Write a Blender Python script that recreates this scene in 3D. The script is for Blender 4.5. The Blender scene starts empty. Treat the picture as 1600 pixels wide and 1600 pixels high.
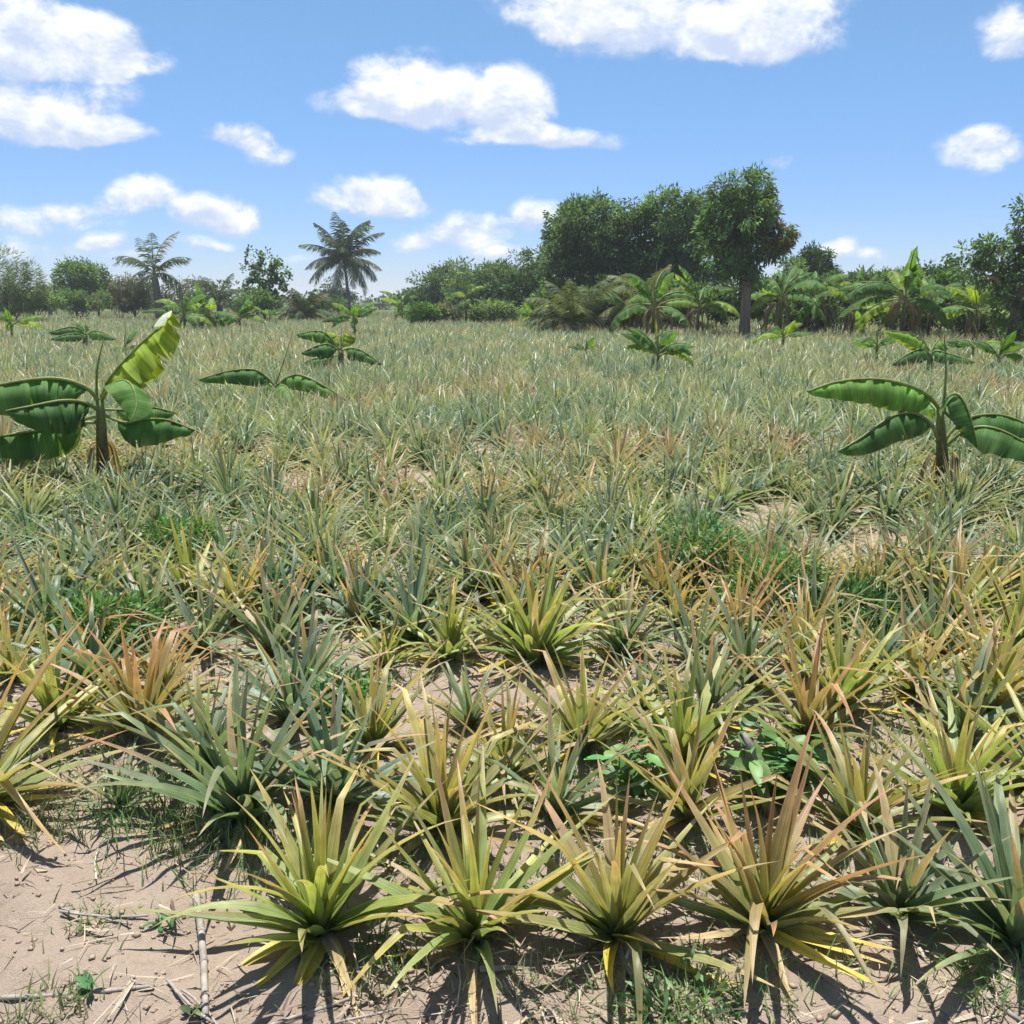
import bpy, math, random
import numpy as np
from math import radians, sin, cos, pi, atan2, asin, sqrt

random.seed(7)
rng = np.random.default_rng(7)
scene = bpy.context.scene
COL = scene.collection

# ------------------------------------------------------------------ camera
EYE, FPX, HOR = 1.6, 1400.0, 466.0
PITCH = math.atan((800 - HOR) / FPX)
cam_d = bpy.data.cameras.new('camera')
cam = bpy.data.objects.new('camera', cam_d)
COL.objects.link(cam)
cam.location = (0, 0, EYE)
cam.rotation_euler = (pi / 2 - PITCH, 0, 0)
cam_d.sensor_width = 36
cam_d.lens = 18.0 / (800 / FPX)
cam_d.clip_start, cam_d.clip_end = 0.05, 5000
scene.camera = cam

def ray(px, py):
    cx, cy = (px - 800) / FPX, (800 - py) / FPX
    return np.array([cx, cos(PITCH) + cy * sin(PITCH), -sin(PITCH) + cy * cos(PITCH)])

def on_ground(px, py, z=0.0):
    d = ray(px, py)
    t = (z - EYE) / d[2]
    return np.array([d[0] * t, d[1] * t, z])

def at_depth(px, py, Y):
    d = ray(px, py)
    t = Y / d[1]
    return np.array([d[0] * t, Y, EYE + d[2] * t])

# ------------------------------------------------------------------ sky, clouds, sun, exposure
SUN_EL, SUN_AZ = radians(77), radians(-12)          # azimuth from +Y, clockwise
world = bpy.data.worlds.new('World')
scene.world = world
world.use_nodes = True
wt = world.node_tree
wt.nodes.clear()

def wn(kind, **kw):
    n = wt.nodes.new(kind)
    for k, v in kw.items():
        setattr(n, k, v)
    return n

def wset(n, i, v):
    if isinstance(v, bpy.types.NodeSocket):
        wt.links.new(v, n.inputs[i])
    else:
        n.inputs[i].default_value = v

def wmath(op, a, b=None, c=None, clamp=False):
    n = wn('ShaderNodeMath', operation=op, use_clamp=clamp)
    wset(n, 0, a)
    if b is not None: wset(n, 1, b)
    if c is not None: wset(n, 2, c)
    return n.outputs[0]

def wvec(op, a, b=None):
    n = wn('ShaderNodeVectorMath', operation=op)
    wset(n, 0, a)
    if b is not None: wset(n, 1, b)
    return n.outputs['Value'] if op == 'LENGTH' else n.outputs['Vector']

def wramp(x, lo, hi, a=0.0, b=1.0):
    n = wn('ShaderNodeMapRange', interpolation_type='SMOOTHSTEP')
    for i, v in enumerate((x, lo, hi, a, b)):
        wset(n, i, v)
    return n.outputs[0]

def wmix(f, a, b):
    n = wn('ShaderNodeMix', data_type='RGBA')
    wset(n, 0, f); wset(n, 6, a); wset(n, 7, b)
    return n.outputs[2]

sky = wn('ShaderNodeTexSky', sky_type='NISHITA')
sky.sun_disc = False
sky.sun_elevation = SUN_EL
sky.sun_rotation = SUN_AZ
sky.altitude = 30
sky.air_density = 1.0
sky.dust_density = 0.0
sky.ozone_density = 6.0
SKY_STRENGTH = 0.0705
tc = wn('ShaderNodeTexCoord')
D = tc.outputs['Generated']
sp = wn('ShaderNodeSeparateXYZ'); wset(sp, 0, D)
az = wmath('ARCTAN2', sp.outputs[0], sp.outputs[1])
el = wmath('ARCSINE', sp.outputs[2])
cb = wn('ShaderNodeCombineXYZ'); wset(cb, 0, az); wset(cb, 1, el)
# a low-frequency warp so that outlines billow
nw = wn('ShaderNodeTexNoise'); wset(nw, 'Vector', D); nw.inputs['Scale'].default_value = 9; nw.inputs['Detail'].default_value = 3
warp = wvec('MULTIPLY', wvec('SUBTRACT', nw.outputs['Color'], (0.5, 0.5, 0.5)), (0.075, 0.04, 0.0))
P = wvec('ADD', cb.outputs[0], warp)

CLOUDS = [  # photo x, y, half-width, half-height, strength
    (40, 70, 140, 58, 1.0), (150, 85, 90, 46, .95), (215, 105, 60, 22, .5),
    (45, 182, 120, 40, 1.0), (150, 208, 75, 22, .8), (190, 150, 42, 24, .5),
    (920, 10, 150, 50, 1.0), (1060, 40, 190, 55, 1.1), (1200, 62, 120, 42, 1.1), (1250, 5, 110, 32, .7),
    (640, 150, 90, 55, 1.1), (720, 165, 110, 48, 1.0), (810, 175, 65, 62, 1.1), (570, 170, 85, 26, .65), (860, 222, 130, 20, .9),
    (372, 224, 40, 20, .9), (415, 247, 38, 16, .6),
    (570, 312, 78, 28, 1.0), (605, 300, 45, 30, .9), (640, 325, 30, 16, .5),
    (212, 312, 56, 30, 1.0), (336, 345, 54, 30, 1.1), (105, 330, 45, 15, .4), (50, 345, 95, 22, .5),
    (722, 360, 60, 26, 1.0), (835, 342, 50, 26, 1.0), (632, 374, 34, 20, .8),
    (1525, 238, 58, 34, .85), (1525, 212, 26, 20, .6), (1565, 50, 52, 36, .85), (1204, 249, 34, 14, .45),
    (1300, 390, 36, 22, .95), (1366, 402, 24, 12, .7), (30, 388, 80, 18, .5), (165, 378, 30, 14, .7),
    (230, 402, 60, 10, .35), (310, 388, 40, 12, .5), (780, 398, 80, 18, .7), (430, 412, 90, 14, .45),
]
acc = None
for (x, y, hw, hh, s) in CLOUDS:
    d = ray(x, y); d = d / np.linalg.norm(d)
    a0, e0 = atan2(d[0], d[1]), asin(d[2])
    k = 1.32 / sqrt(FPX ** 2 + (y - 800) ** 2)
    ra, re = hw * k, hh * k
    ma = wn('ShaderNodeVectorMath', operation='MULTIPLY_ADD')
    wset(ma, 0, P); wset(ma, 1, (1 / ra, 1 / re, 0)); wset(ma, 2, (-a0 / ra, -e0 / re, 1.0))
    q = ma.outputs[0]
    qa = wvec('MAXIMUM', q, wvec('MULTIPLY', q, (-1, -1.4, 1)))
    w = wmath('MULTIPLY_ADD', wvec('LENGTH', qa), -s / .4142, s / .4142 + s, clamp=True)
    sc = wn('ShaderNodeVectorMath', operation='SCALE'); wset(sc, 0, q); wset(sc, 'Scale', w)
    acc = sc.outputs[0] if acc is None else wvec('ADD', acc, sc.outputs[0])
sa = wn('ShaderNodeSeparateXYZ'); wset(sa, 0, acc)
sumV, sumW = sa.outputs[1], sa.outputs[2]
# the rest of the sky: the same kind of scattered cumulus, continuing beyond the frame
ng = wn('ShaderNodeTexNoise'); wset(ng, 'Vector', D); ng.inputs['Scale'].default_value = 3.6; ng.inputs['Detail'].default_value = 2
gen = wramp(ng.outputs['Fac'], 0.54, 0.72, 0.0, 0.9)
inside = wmath('MULTIPLY', wramp(wmath('ABSOLUTE', az), 0.53, 0.66, 1.0, 0.0), wramp(el, 0.33, 0.46, 1.0, 0.0))
gen = wmath('MULTIPLY', gen, wmath('SUBTRACT', 1.0, inside))
gen = wmath('MULTIPLY', gen, wramp(el, 0.02, 0.12))
F = wmath('ADD', sumW, gen)
hgt = wmath('DIVIDE', sumV, wmath('ADD', sumW, 0.15))
n1 = wn('ShaderNodeTexNoise'); wset(n1, 'Vector', wvec('MULTIPLY', D, (1, 1, 1.5))); n1.inputs['Scale'].default_value = 20; n1.inputs['Detail'].default_value = 6; n1.inputs['Roughness'].default_value = .64; n1.inputs['Distortion'].default_value = .25
n2 = wn('ShaderNodeTexNoise'); wset(n2, 'Vector', wvec('MULTIPLY', wvec('ADD', D, (-.004, 0, 0.016)), (1, 1, 1.5))); n2.inputs['Scale'].default_value = 20; n2.inputs['Detail'].default_value = 3; n2.inputs['Roughness'].default_value = .6; n2.inputs['Distortion'].default_value = .25
dens = wmath('ADD', F, wmath('MULTIPLY', wmath('SUBTRACT', n1.outputs['Fac'], 0.5), 2.3))
present = wramp(F, 0.02, 0.22)
cover = wmath('MULTIPLY', wramp(dens, 0.06, 0.95), present)
thin = wramp(F, 0.05, 0.6, .45, 1.0)
cover = wmath('MULTIPLY', cover, thin)
lit = wmath('ADD', wmath('MULTIPLY', wmath('SUBTRACT', n1.outputs['Fac'], n2.outputs['Fac']), 2.6), wmath('MULTIPLY', hgt, .9))
lit = wramp(lit, -0.5, 0.6)
cloud_col = wmix(lit, (.325, .38, .495, 1), (.545, .555, .56, 1))
# paler air low over the horizon comes from the sky model; the clouds sit in front of it
tint = wn('ShaderNodeMix', data_type='RGBA', blend_type='MULTIPLY'); wset(tint, 0, 1.0); wset(tint, 6, sky.outputs[0]); wset(tint, 7, wmix(wramp(el, 0.0, 0.34), (.70, .77, 1.04, 1), (.94, 1.04, 1.03, 1)))
bg_s = wn('ShaderNodeBackground'); wset(bg_s, 0, tint.outputs[2]); bg_s.inputs[1].default_value = SKY_STRENGTH
bg_c = wn('ShaderNodeBackground'); wset(bg_c, 0, cloud_col); bg_c.inputs[1].default_value = 1.0
mixb = wn('ShaderNodeMixShader'); wset(mixb, 0, cover); wt.links.new(bg_s.outputs[0], mixb.inputs[1]); wt.links.new(bg_c.outputs[0], mixb.inputs[2])
wo = wn('ShaderNodeOutputWorld'); wt.links.new(mixb.outputs[0], wo.inputs[0])
world.cycles.sampling_method = 'NONE'

sun_d = bpy.data.lights.new('sun', 'SUN')
sun_d.energy = 4.4
sun_d.angle = radians(0.53)
sun_d.color = (1.0, 0.97, 0.92)
sun = bpy.data.objects.new('sun', sun_d)
COL.objects.link(sun)
sun.rotation_euler = (-(pi / 2 - SUN_EL), 0, -SUN_AZ)   # shines from +Y, high
sun.location = (0, 20, 40)

vs = scene.view_settings
vs.view_transform = 'Standard'
vs.look = 'None'
vs.exposure = 0.95
vs.gamma = 1.0
vs.use_curve_mapping = False
scene.cycles.use_adaptive_sampling = True
scene.cycles.adaptive_threshold = 0.03
scene.cycles.max_bounces = 4
scene.cycles.diffuse_bounces = 2
scene.cycles.transmission_bounces = 4
scene.cycles.transparent_max_bounces = 4
scene.cycles.caustics_reflective = False
scene.cycles.caustics_refractive = False

# ------------------------------------------------------------------ helpers
def tag(o, label=None, cat=None, group=None, kind=None):
    if label: o['label'] = label
    if cat: o['category'] = cat
    if group: o['group'] = group
    if kind: o['kind'] = kind
    return o

def empty(name, loc, rz=0.0):
    o = bpy.data.objects.new(name, None)
    COL.objects.link(o)
    o.location = loc
    o.rotation_euler = (0, 0, rz)
    o.empty_display_size = 0.1
    return o

def mesh(name, V, faces, mat, parent=None, col=None, uv=None, smooth=True):
    """faces: list of (m,k) integer arrays; col: (n,3) per vertex; uv: (n,2) per vertex"""
    V = np.asarray(V, np.float32).reshape(-1, 3)
    me = bpy.data.meshes.new(name)
    if not isinstance(faces, (list, tuple)):
        faces = [faces]
    faces = [np.asarray(f, np.int32) for f in faces if len(f)]
    loops = np.concatenate([f.ravel() for f in faces])
    sizes = np.concatenate([np.full(len(f), f.shape[1], np.int32) for f in faces])
    starts = np.concatenate([[0], np.cumsum(sizes)[:-1]]).astype(np.int32)
    me.vertices.add(len(V)); me.vertices.foreach_set('co', V.ravel())
    me.loops.add(len(loops)); me.loops.foreach_set('vertex_index', loops)
    me.polygons.add(len(sizes)); me.polygons.foreach_set('loop_start', starts)
    me.polygons.foreach_set('loop_total', sizes)
    if smooth:
        me.polygons.foreach_set('use_smooth', np.ones(len(sizes), bool))
    if col is not None:
        c = np.asarray(col, np.float32).reshape(-1, 3)
        c = np.concatenate([c, np.ones((len(c), 1), np.float32)], 1)
        a = me.color_attributes.new('Col', 'FLOAT_COLOR', 'POINT')
        a.data.foreach_set('color', c.ravel())
    if uv is not None:
        u = me.uv_layers.new(name='UVMap')
        u.data.foreach_set('uv', np.asarray(uv, np.float32).reshape(-1, 2)[loops].ravel())
    me.update(calc_edges=True)
    o = bpy.data.objects.new(name, me)
    COL.objects.link(o)
    if mat is not None: me.materials.append(mat)
    if parent is not None: o.parent = parent
    return o

def vnoise(x, y, seed=0):
    """smooth value noise, numpy arrays"""
    xi, yi = np.floor(x).astype(np.int64), np.floor(y).astype(np.int64)
    fx, fy = x - xi, y - yi
    fx, fy = fx * fx * (3 - 2 * fx), fy * fy * (3 - 2 * fy)
    def h(a, b):
        n = (a * 374761393 + b * 668265263 + seed * 982451653) & 0x7fffffff
        n = ((n ^ (n >> 13)) * 1274126177) & 0x7fffffff
        return ((n ^ (n >> 16)) & 0xffff) / 65535.0
    return (h(xi, yi) * (1 - fx) + h(xi + 1, yi) * fx) * (1 - fy) + (h(xi, yi + 1) * (1 - fx) + h(xi + 1, yi + 1) * fx) * fy

def fbm(x, y, seed=0, oct=4):
    s, a, t = 0, 1.0, 0
    for i in range(oct):
        s = s + a * vnoise(x * 2 ** i, y * 2 ** i, seed + i); t += a; a *= .5
    return s / t

def gh(x, y):
    x, y = np.asarray(x, float), np.asarray(y, float)
    near = np.clip(1.4 - np.hypot(x, y) / 14, 0.0, 1.0)
    return (fbm(x * .9 + 31, y * .9 + 17, 3, 3) - .5) * .10 * (.35 + .65 * near)

def rough(x, y):
    """clods and hollows of the soil near the path"""
    w = np.clip(1.3 - np.hypot(x, y - 2) / 7, 0, 1)
    return w * ((fbm(x * 5, y * 5, 11, 4) - .5) * .055 + (fbm(x * 15, y * 15, 23, 3) - .5) * .030 - .010)

def gf(x, y):
    x, y = np.asarray(x, float), np.asarray(y, float)
    return gh(x, y) + rough(x, y)

def g1(x, y):
    return float(gf(np.array([x]), np.array([y]))[0])

def tube(pts, rad, n=7, cap=True):
    pts = np.asarray(pts, float); k = len(pts)
    rad = np.broadcast_to(np.asarray(rad, float), (k,))
    t = np.gradient(pts, axis=0); t /= np.linalg.norm(t, axis=1)[:, None] + 1e-9
    ref = np.where(np.abs(t[:, 2:3]) > .9, np.array([[1., 0, 0]]), np.array([[0., 0, 1]]))
    a = np.cross(t, ref); a /= np.linalg.norm(a, axis=1)[:, None] + 1e-9
    b = np.cross(t, a)
    th = np.linspace(0, 2 * pi, n, endpoint=False)
    V = pts[:, None] + rad[:, None, None] * (np.cos(th)[None, :, None] * a[:, None] + np.sin(th)[None, :, None] * b[:, None])
    i = np.arange(k - 1)[:, None] * n; j = np.arange(n)[None]; j2 = (j + 1) % n
    F = np.stack([i + j, i + j2, i + n + j2, i + n + j], -1).reshape(-1, 4)
    V = V.reshape(-1, 3); faces = [F]
    if cap:
        V = np.concatenate([V, pts[:1], pts[-1:]])
        c0, c1 = k * n, k * n + 1
        jj = np.arange(n); j2 = (jj + 1) % n
        faces.append(np.stack([np.full(n, c0), j2, jj], 1))
        faces.append(np.stack([np.full(n, c1), (k - 1) * n + jj, (k - 1) * n + j2], 1))
    return V, faces

def join(parts):
    """parts: list of (V, faces list[, col]) -> V, faces, col"""
    Vs, Fs, Cs, off = [], {}, [], 0
    for p in parts:
        V = np.asarray(p[0]).reshape(-1, 3)
        fl = p[1] if isinstance(p[1], (list, tuple)) else [p[1]]
        for f in fl:
            f = np.asarray(f)
            if len(f): Fs.setdefault(f.shape[1], []).append(f + off)
        Vs.append(V)
        if len(p) > 2:
            Cs.append(np.broadcast_to(np.asarray(p[2], float), V.shape))
        off += len(V)
    return np.concatenate(Vs), [np.concatenate(v) for v in Fs.values()], (np.concatenate(Cs) if Cs else None)

# ------------------------------------------------------------------ materials
def new_mat(name):
    m = bpy.data.materials.new(name)
    m.use_nodes = True
    nt = m.node_tree
    nt.nodes.clear()
    return m, nt

def N(nt, kind, ins=None, **kw):
    n = nt.nodes.new(kind)
    for k, v in kw.items(): setattr(n, k, v)
    for k, v in (ins or {}).items():
        if isinstance(v, bpy.types.NodeSocket): nt.links.new(v, n.inputs[k])
        else: n.inputs[k].default_value = v
    return n

def leaf_material(name, rough=.45, transl=.3, spec=.35, stripe=0.0, cross=0.0, tr_tint=(1.15, 1.1, .55), scale=1.0, spots=0.0):
    m, nt = new_mat(name)
    at = N(nt, 'ShaderNodeAttribute', attribute_name='Col')
    col = at.outputs['Color']
    geo = N(nt, 'ShaderNodeTexCoord')
    nz = N(nt, 'ShaderNodeTexNoise', {'Vector': geo.outputs['Object'], 'Scale': 14 * scale, 'Detail': 2})
    val = N(nt, 'ShaderNodeMapRange', {0: nz.outputs[0], 1: .3, 2: .7, 3: .8, 4: 1.2}).outputs[0]
    h = None
    if stripe or cross:
        mp = N(nt, 'ShaderNodeMapping', {0: geo.outputs['UV'], 3: ((22, 1.6, 1) if stripe else (.5, 55, 1))})
        ns = N(nt, 'ShaderNodeTexNoise', {'Vector': mp.outputs[0], 'Scale': 1.0, 'Detail': 1})
        s2 = N(nt, 'ShaderNodeMapRange', {0: ns.outputs[0], 1: .3, 2: .7, 3: 1 - (stripe or cross), 4: 1 + (stripe or cross)}).outputs[0]
        val = N(nt, 'ShaderNodeMath', {0: val, 1: s2}, operation='MULTIPLY').outputs[0]
        h = ns.outputs[0]
    mc = N(nt, 'ShaderNodeVectorMath', {0: col}, operation='SCALE')
    nt.links.new(val, mc.inputs['Scale'])
    c = mc.outputs[0]
    if spots:
        nb = N(nt, 'ShaderNodeTexNoise', {'Vector': geo.outputs['Object'], 'Scale': 38 * scale, 'Detail': 3, 'Roughness': .7})
        f = N(nt, 'ShaderNodeMapRange', {0: nb.outputs[0], 1: .60, 2: .70, 3: 0, 4: spots}).outputs[0]
        mx = N(nt, 'ShaderNodeMix', {0: f, 6: c, 7: (.33, .25, .13, 1)}, data_type='RGBA')
        c = mx.outputs[2]
    pb = N(nt, 'ShaderNodeBsdfPrincipled', {'Base Color': c, 'Roughness': rough, 'Specular IOR Level': spec})
    if h is not None:
        bp = N(nt, 'ShaderNodeBump', {'Height': h, 'Strength': .25, 'Distance': .004})
        nt.links.new(bp.outputs[0], pb.inputs['Normal'])
    tm = N(nt, 'ShaderNodeVectorMath', {0: c, 1: tr_tint}, operation='MULTIPLY')
    tr = N(nt, 'ShaderNodeBsdfTranslucent', {'Color': tm.outputs[0]})
    ms = N(nt, 'ShaderNodeMixShader', {0: transl, 1: pb.outputs[0], 2: tr.outputs[0]})
    N(nt, 'ShaderNodeOutputMaterial', {0: ms.outputs[0]})
    return m

def solid_material(name, c1, c2, scale=8, rough=.8, bump=.3, stretch=(1, 1, 1), dist=.01):
    m, nt = new_mat(name)
    tcn = N(nt, 'ShaderNodeTexCoord')
    mp = N(nt, 'ShaderNodeMapping', {0: tcn.outputs['Object'], 3: stretch})
    nz = N(nt, 'ShaderNodeTexNoise', {'Vector': mp.outputs[0], 'Scale': scale, 'Detail': 7, 'Roughness': .65})
    f = N(nt, 'ShaderNodeMapRange', {0: nz.outputs[0], 1: .32, 2: .68}).outputs[0]
    mx = N(nt, 'ShaderNodeMix', {0: f, 6: (*c1, 1), 7: (*c2, 1)}, data_type='RGBA')
    pb = N(nt, 'ShaderNodeBsdfPrincipled', {'Base Color': mx.outputs[2], 'Roughness': rough, 'Specular IOR Level': .2})
    bp = N(nt, 'ShaderNodeBump', {'Height': nz.outputs[0], 'Strength': bump, 'Distance': dist})
    nt.links.new(bp.outputs[0], pb.inputs['Normal'])
    N(nt, 'ShaderNodeOutputMaterial', {0: pb.outputs[0]})
    return m

M_PINE = leaf_material('pineapple_leaf', .40, .38, .45, stripe=.30, tr_tint=(1.12, 1.12, .68), spots=.5)
M_FIELD = leaf_material('pineapple_mass', .42, .34, .42, tr_tint=(1.1, 1.12, .75), scale=.4)
M_BANANA = leaf_material('banana_leaf', .6, .45, .16, cross=.2, tr_tint=(1.5, 1.35, .35), scale=.4)
M_TREE = leaf_material('tree_foliage', .6, .47, .18, scale=.15, tr_tint=(1.2, 1.3, .5))
M_PALM = leaf_material('palm_frond', .6, .30, .15, scale=.2)
M_GRASS = leaf_material('grass_blade', .5, .35, .25, scale=.5)
M_WEED = leaf_material('weed_leaf', .45, .35, .3, scale=2)
M_STRAW = leaf_material('dry_straw', .8, .1, .15, scale=2, tr_tint=(1, 1, 1))
M_BARK = solid_material('bark', (.15, .105, .08), (.29, .215, .165), 9, .9, .8, (1, 1, .3), .03)
M_PBARK = solid_material('palm_bark', (.12, .11, .095), (.23, .21, .18), 7, .9, .7, (.4, .4, 2.5), .03)
M_STEM = solid_material('banana_stem', (.075, .05, .035), (.17, .14, .075), 9, .6, .4, (2, 2, .35))
M_STALK = solid_material('dry_stalk', (.20, .175, .15), (.38, .335, .29), 30, .65, .3, (1, 1, .1), .002)
M_WOOD = solid_material('weathered_wood', (.10, .085, .07), (.36, .325, .28), 40, .9, .8, (1, 1, .15), .006)
M_CLOD = solid_material('soil_clod', (.28, .205, .15), (.42, .32, .24), 25, .95, .6)

def ground_material():
    m, nt = new_mat('sandy_soil')
    tcn = N(nt, 'ShaderNodeTexCoord')
    P_ = tcn.outputs['Object']
    big = N(nt, 'ShaderNodeTexNoise', {'Vector': P_, 'Scale': 1.3, 'Detail': 5, 'Roughness': .6})
    fine = N(nt, 'ShaderNodeTexNoise', {'Vector': P_, 'Scale': 34, 'Detail': 8, 'Roughness': .72})
    grit = N(nt, 'ShaderNodeTexNoise', {'Vector': P_, 'Scale': 190, 'Detail': 4, 'Roughness': .7})
    f1 = N(nt, 'ShaderNodeMapRange', {0: big.outputs[0], 1: .3, 2: .7}).outputs[0]
    c = N(nt, 'ShaderNodeMix', {0: f1, 6: (.325, .252, .19, 1), 7: (.435, .345, .268, 1)}, data_type='RGBA').outputs[2]
    f2 = N(nt, 'ShaderNodeMapRange', {0: fine.outputs[0], 1: .5, 2: .74, 3: 0, 4: .55}).outputs[0]
    c = N(nt, 'ShaderNodeMix', {0: f2, 6: c, 7: (.20, .145, .11, 1)}, data_type='RGBA').outputs[2]
    f3 = N(nt, 'ShaderNodeMapRange', {0: grit.outputs[0], 1: .58, 2: .72, 3: 0, 4: .5}).outputs[0]
    c = N(nt, 'ShaderNodeMix', {0: f3, 6: c, 7: (.52, .43, .35, 1)}, data_type='RGBA').outputs[2]
    # bits of dry litter: dark and pale dashes
    vo = N(nt, 'ShaderNodeTexVoronoi', {'Vector': P_, 'Scale': 46}, feature='DISTANCE_TO_EDGE')
    f4 = N(nt, 'ShaderNodeMapRange', {0: vo.outputs['Distance'], 1: .0, 2: .03, 3: .28, 4: 0}).outputs[0]
    f4 = N(nt, 'ShaderNodeMath', {0: f4, 1: f1}, operation='MULTIPLY').outputs[0]
    c = N(nt, 'ShaderNodeMix', {0: f4, 6: c, 7: (.16, .12, .09, 1)}, data_type='RGBA').outputs[2]
    # grass-grown earth out beyond the field
    sx = N(nt, 'ShaderNodeSeparateXYZ', {0: P_})
    far = N(nt, 'ShaderNodeMapRange', {0: sx.outputs[1], 1: 36, 2: 60}).outputs[0]
    c = N(nt, 'ShaderNodeMix', {0: far, 6: c, 7: (.10, .125, .055, 1)}, data_type='RGBA').outputs[2]
    hsum = N(nt, 'ShaderNodeMath', {0: fine.outputs[0], 1: 1.0, 2: grit.outputs[0]}, operation='MULTIPLY_ADD').outputs[0]
    bp = N(nt, 'ShaderNodeBump', {'Height': hsum, 'Strength': .75, 'Distance': .018})
    pb = N(nt, 'ShaderNodeBsdfPrincipled', {'Base Color': c, 'Roughness': .95, 'Specular IOR Level': .1, 'Normal': bp.outputs[0]})
    N(nt, 'ShaderNodeOutputMaterial', {0: pb.outputs[0]})
    return m

# ------------------------------------------------------------------ ground
def graded(lo, hi, fine_lo, fine_hi, step, grow=1.14):
    v = list(np.arange(fine_lo, fine_hi, step))
    s, x = step, fine_hi
    while x < hi:
        v.append(x); s *= grow; x += s
    v.append(hi)
    s, x, w = step, fine_lo, []
    while True:
        s *= grow; x -= s
        if x < lo: break
        w.append(x)
    return np.array([lo] + w[::-1] + v)

gx = graded(-900, 900, -2.6, 2.6, .028)
gy = graded(-300, 1500, 1.3, 5.6, .028)
GX, GY = np.meshgrid(gx, gy)
GZ = gf(GX, GY)
ny, nx = GX.shape
idx = np.arange(ny * nx).reshape(ny, nx)
GF = np.stack([idx[:-1, :-1], idx[:-1, 1:], idx[1:, 1:], idx[1:, :-1]], -1).reshape(-1, 4)
ground = mesh('ground', np.stack([GX, GY, GZ], -1), GF, ground_material())
tag(ground, kind='structure')

# ------------------------------------------------------------------ pineapple plants
def batch_leaves(base, az, el, L, W, bend, side, fold, roll, seg, across, c0, c1, c2, zmin=None, power=1.3, kink=None, tipw=.04):
    n = len(az)
    s = (np.arange(seg) + .5) / seg
    e = el[:, None] - bend[:, None] * s[None] ** power
    if kink is not None:
        e = e - np.where(s[None] > kink[0][:, None], kink[1][:, None], 0)
    a = az[:, None] + side[:, None] * s[None]
    d = np.stack([np.cos(e) * np.cos(a), np.cos(e) * np.sin(a), np.sin(e)], -1)
    P_ = np.concatenate([np.zeros((n, 1, 3)), np.cumsum(d * (L / seg)[:, None, None], 1)], 1) + base[:, None]
    dd = np.concatenate([d[:, :1], (d[:, 1:] + d[:, :-1]) / 2, d[:, -1:]], 1)
    dd /= np.linalg.norm(dd, axis=2)[..., None]
    aa = np.concatenate([a[:, :1], (a[:, 1:] + a[:, :-1]) / 2, a[:, -1:]], 1)
    sd = np.stack([-np.sin(aa), np.cos(aa), np.zeros_like(aa)], -1)
    up = np.cross(dd, sd)
    cr, sr = np.cos(roll)[:, None, None], np.sin(roll)[:, None, None]
    sd, up = sd * cr + up * sr, up * cr - sd * sr
    t = np.linspace(0, 1, seg + 1)
    prof = np.minimum(1, .80 + t * 1.2) * np.clip((1 - t) / .78, 0, 1) ** .85 * (1 - .12 * t)
    prof = np.maximum(prof, tipw * (t < 1))
    w = W[:, None] * .5 * prof[None]
    cf, sf = np.cos(fold)[:, None, None], np.sin(fold)[:, None, None]
    eL = P_ + w[..., None] * (sd * cf + up * sf)
    eR = P_ + w[..., None] * (-sd * cf + up * sf)
    V = np.stack([eL, P_, eR], 2) if across == 3 else np.stack([eL, eR], 2)
    if zmin is not None:
        V[..., 2] = np.maximum(V[..., 2], zmin[:, None, None])
    k = across
    i = np.arange(seg)[:, None] * k + np.arange(k - 1)[None]
    F1 = np.stack([i, i + 1, i + k + 1, i + k], -1).reshape(-1, 4)
    tt = t[None, :, None]
    ca = np.where(tt < .42, c0[:, None] + (c1 - c0)[:, None] * np.clip(tt / .42, 0, 1), c1[:, None] + (c2 - c1)[:, None] * np.clip((tt - .42) / .58, 0, 1))
    C = np.repeat(ca[:, :, None], k, 2)
    if k == 3:
        C = C * np.array([1.2, .9, 1.2])[None, None, :, None]
    if seg >= 6:   # withered tips
        tipm = ((np.arange(n) * 0.6180339) % 1 < .55)
        C[:, -1] = np.where(tipm[:, None, None], np.array([.36, .27, .16]), C[:, -1])
        C[:, -2] = np.where(((np.arange(n) * 0.7548) % 1 < .25)[:, None, None], np.array([.46, .35, .19]), C[:, -2])
    u = np.linspace(0, 1, k)
    UV = np.stack(np.broadcast_arrays(u[None, None, :] + (np.arange(n) * .37 % 7)[:, None, None], t[None, :, None] * 1.0), -1)
    return V, F1, C, UV

PAL = {  # leaf colours at base, middle and tip
    'grey': ((.145, .210, .110), (.188, .250, .138), (.31, .305, .17)),
    'blue': ((.118, .190, .118), (.155, .232, .148), (.24, .28, .17)),
    'yellow': ((.250, .330, .070), (.360, .380, .120), (.52, .42, .20)),
    'tan': ((.260, .310, .090), (.410, .360, .160), (.58, .44, .26)),
    'red': ((.260, .310, .085), (.430, .290, .150), (.54, .260, .170)),
}
STRAW = np.array([.52, .39, .20]); YEL = np.array([.66, .50, .07])
DESC = {'grey': 'grey-green', 'blue': 'blue-green', 'yellow': 'yellow-green', 'tan': 'straw-tipped', 'red': 'red-tipped'}

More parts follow.
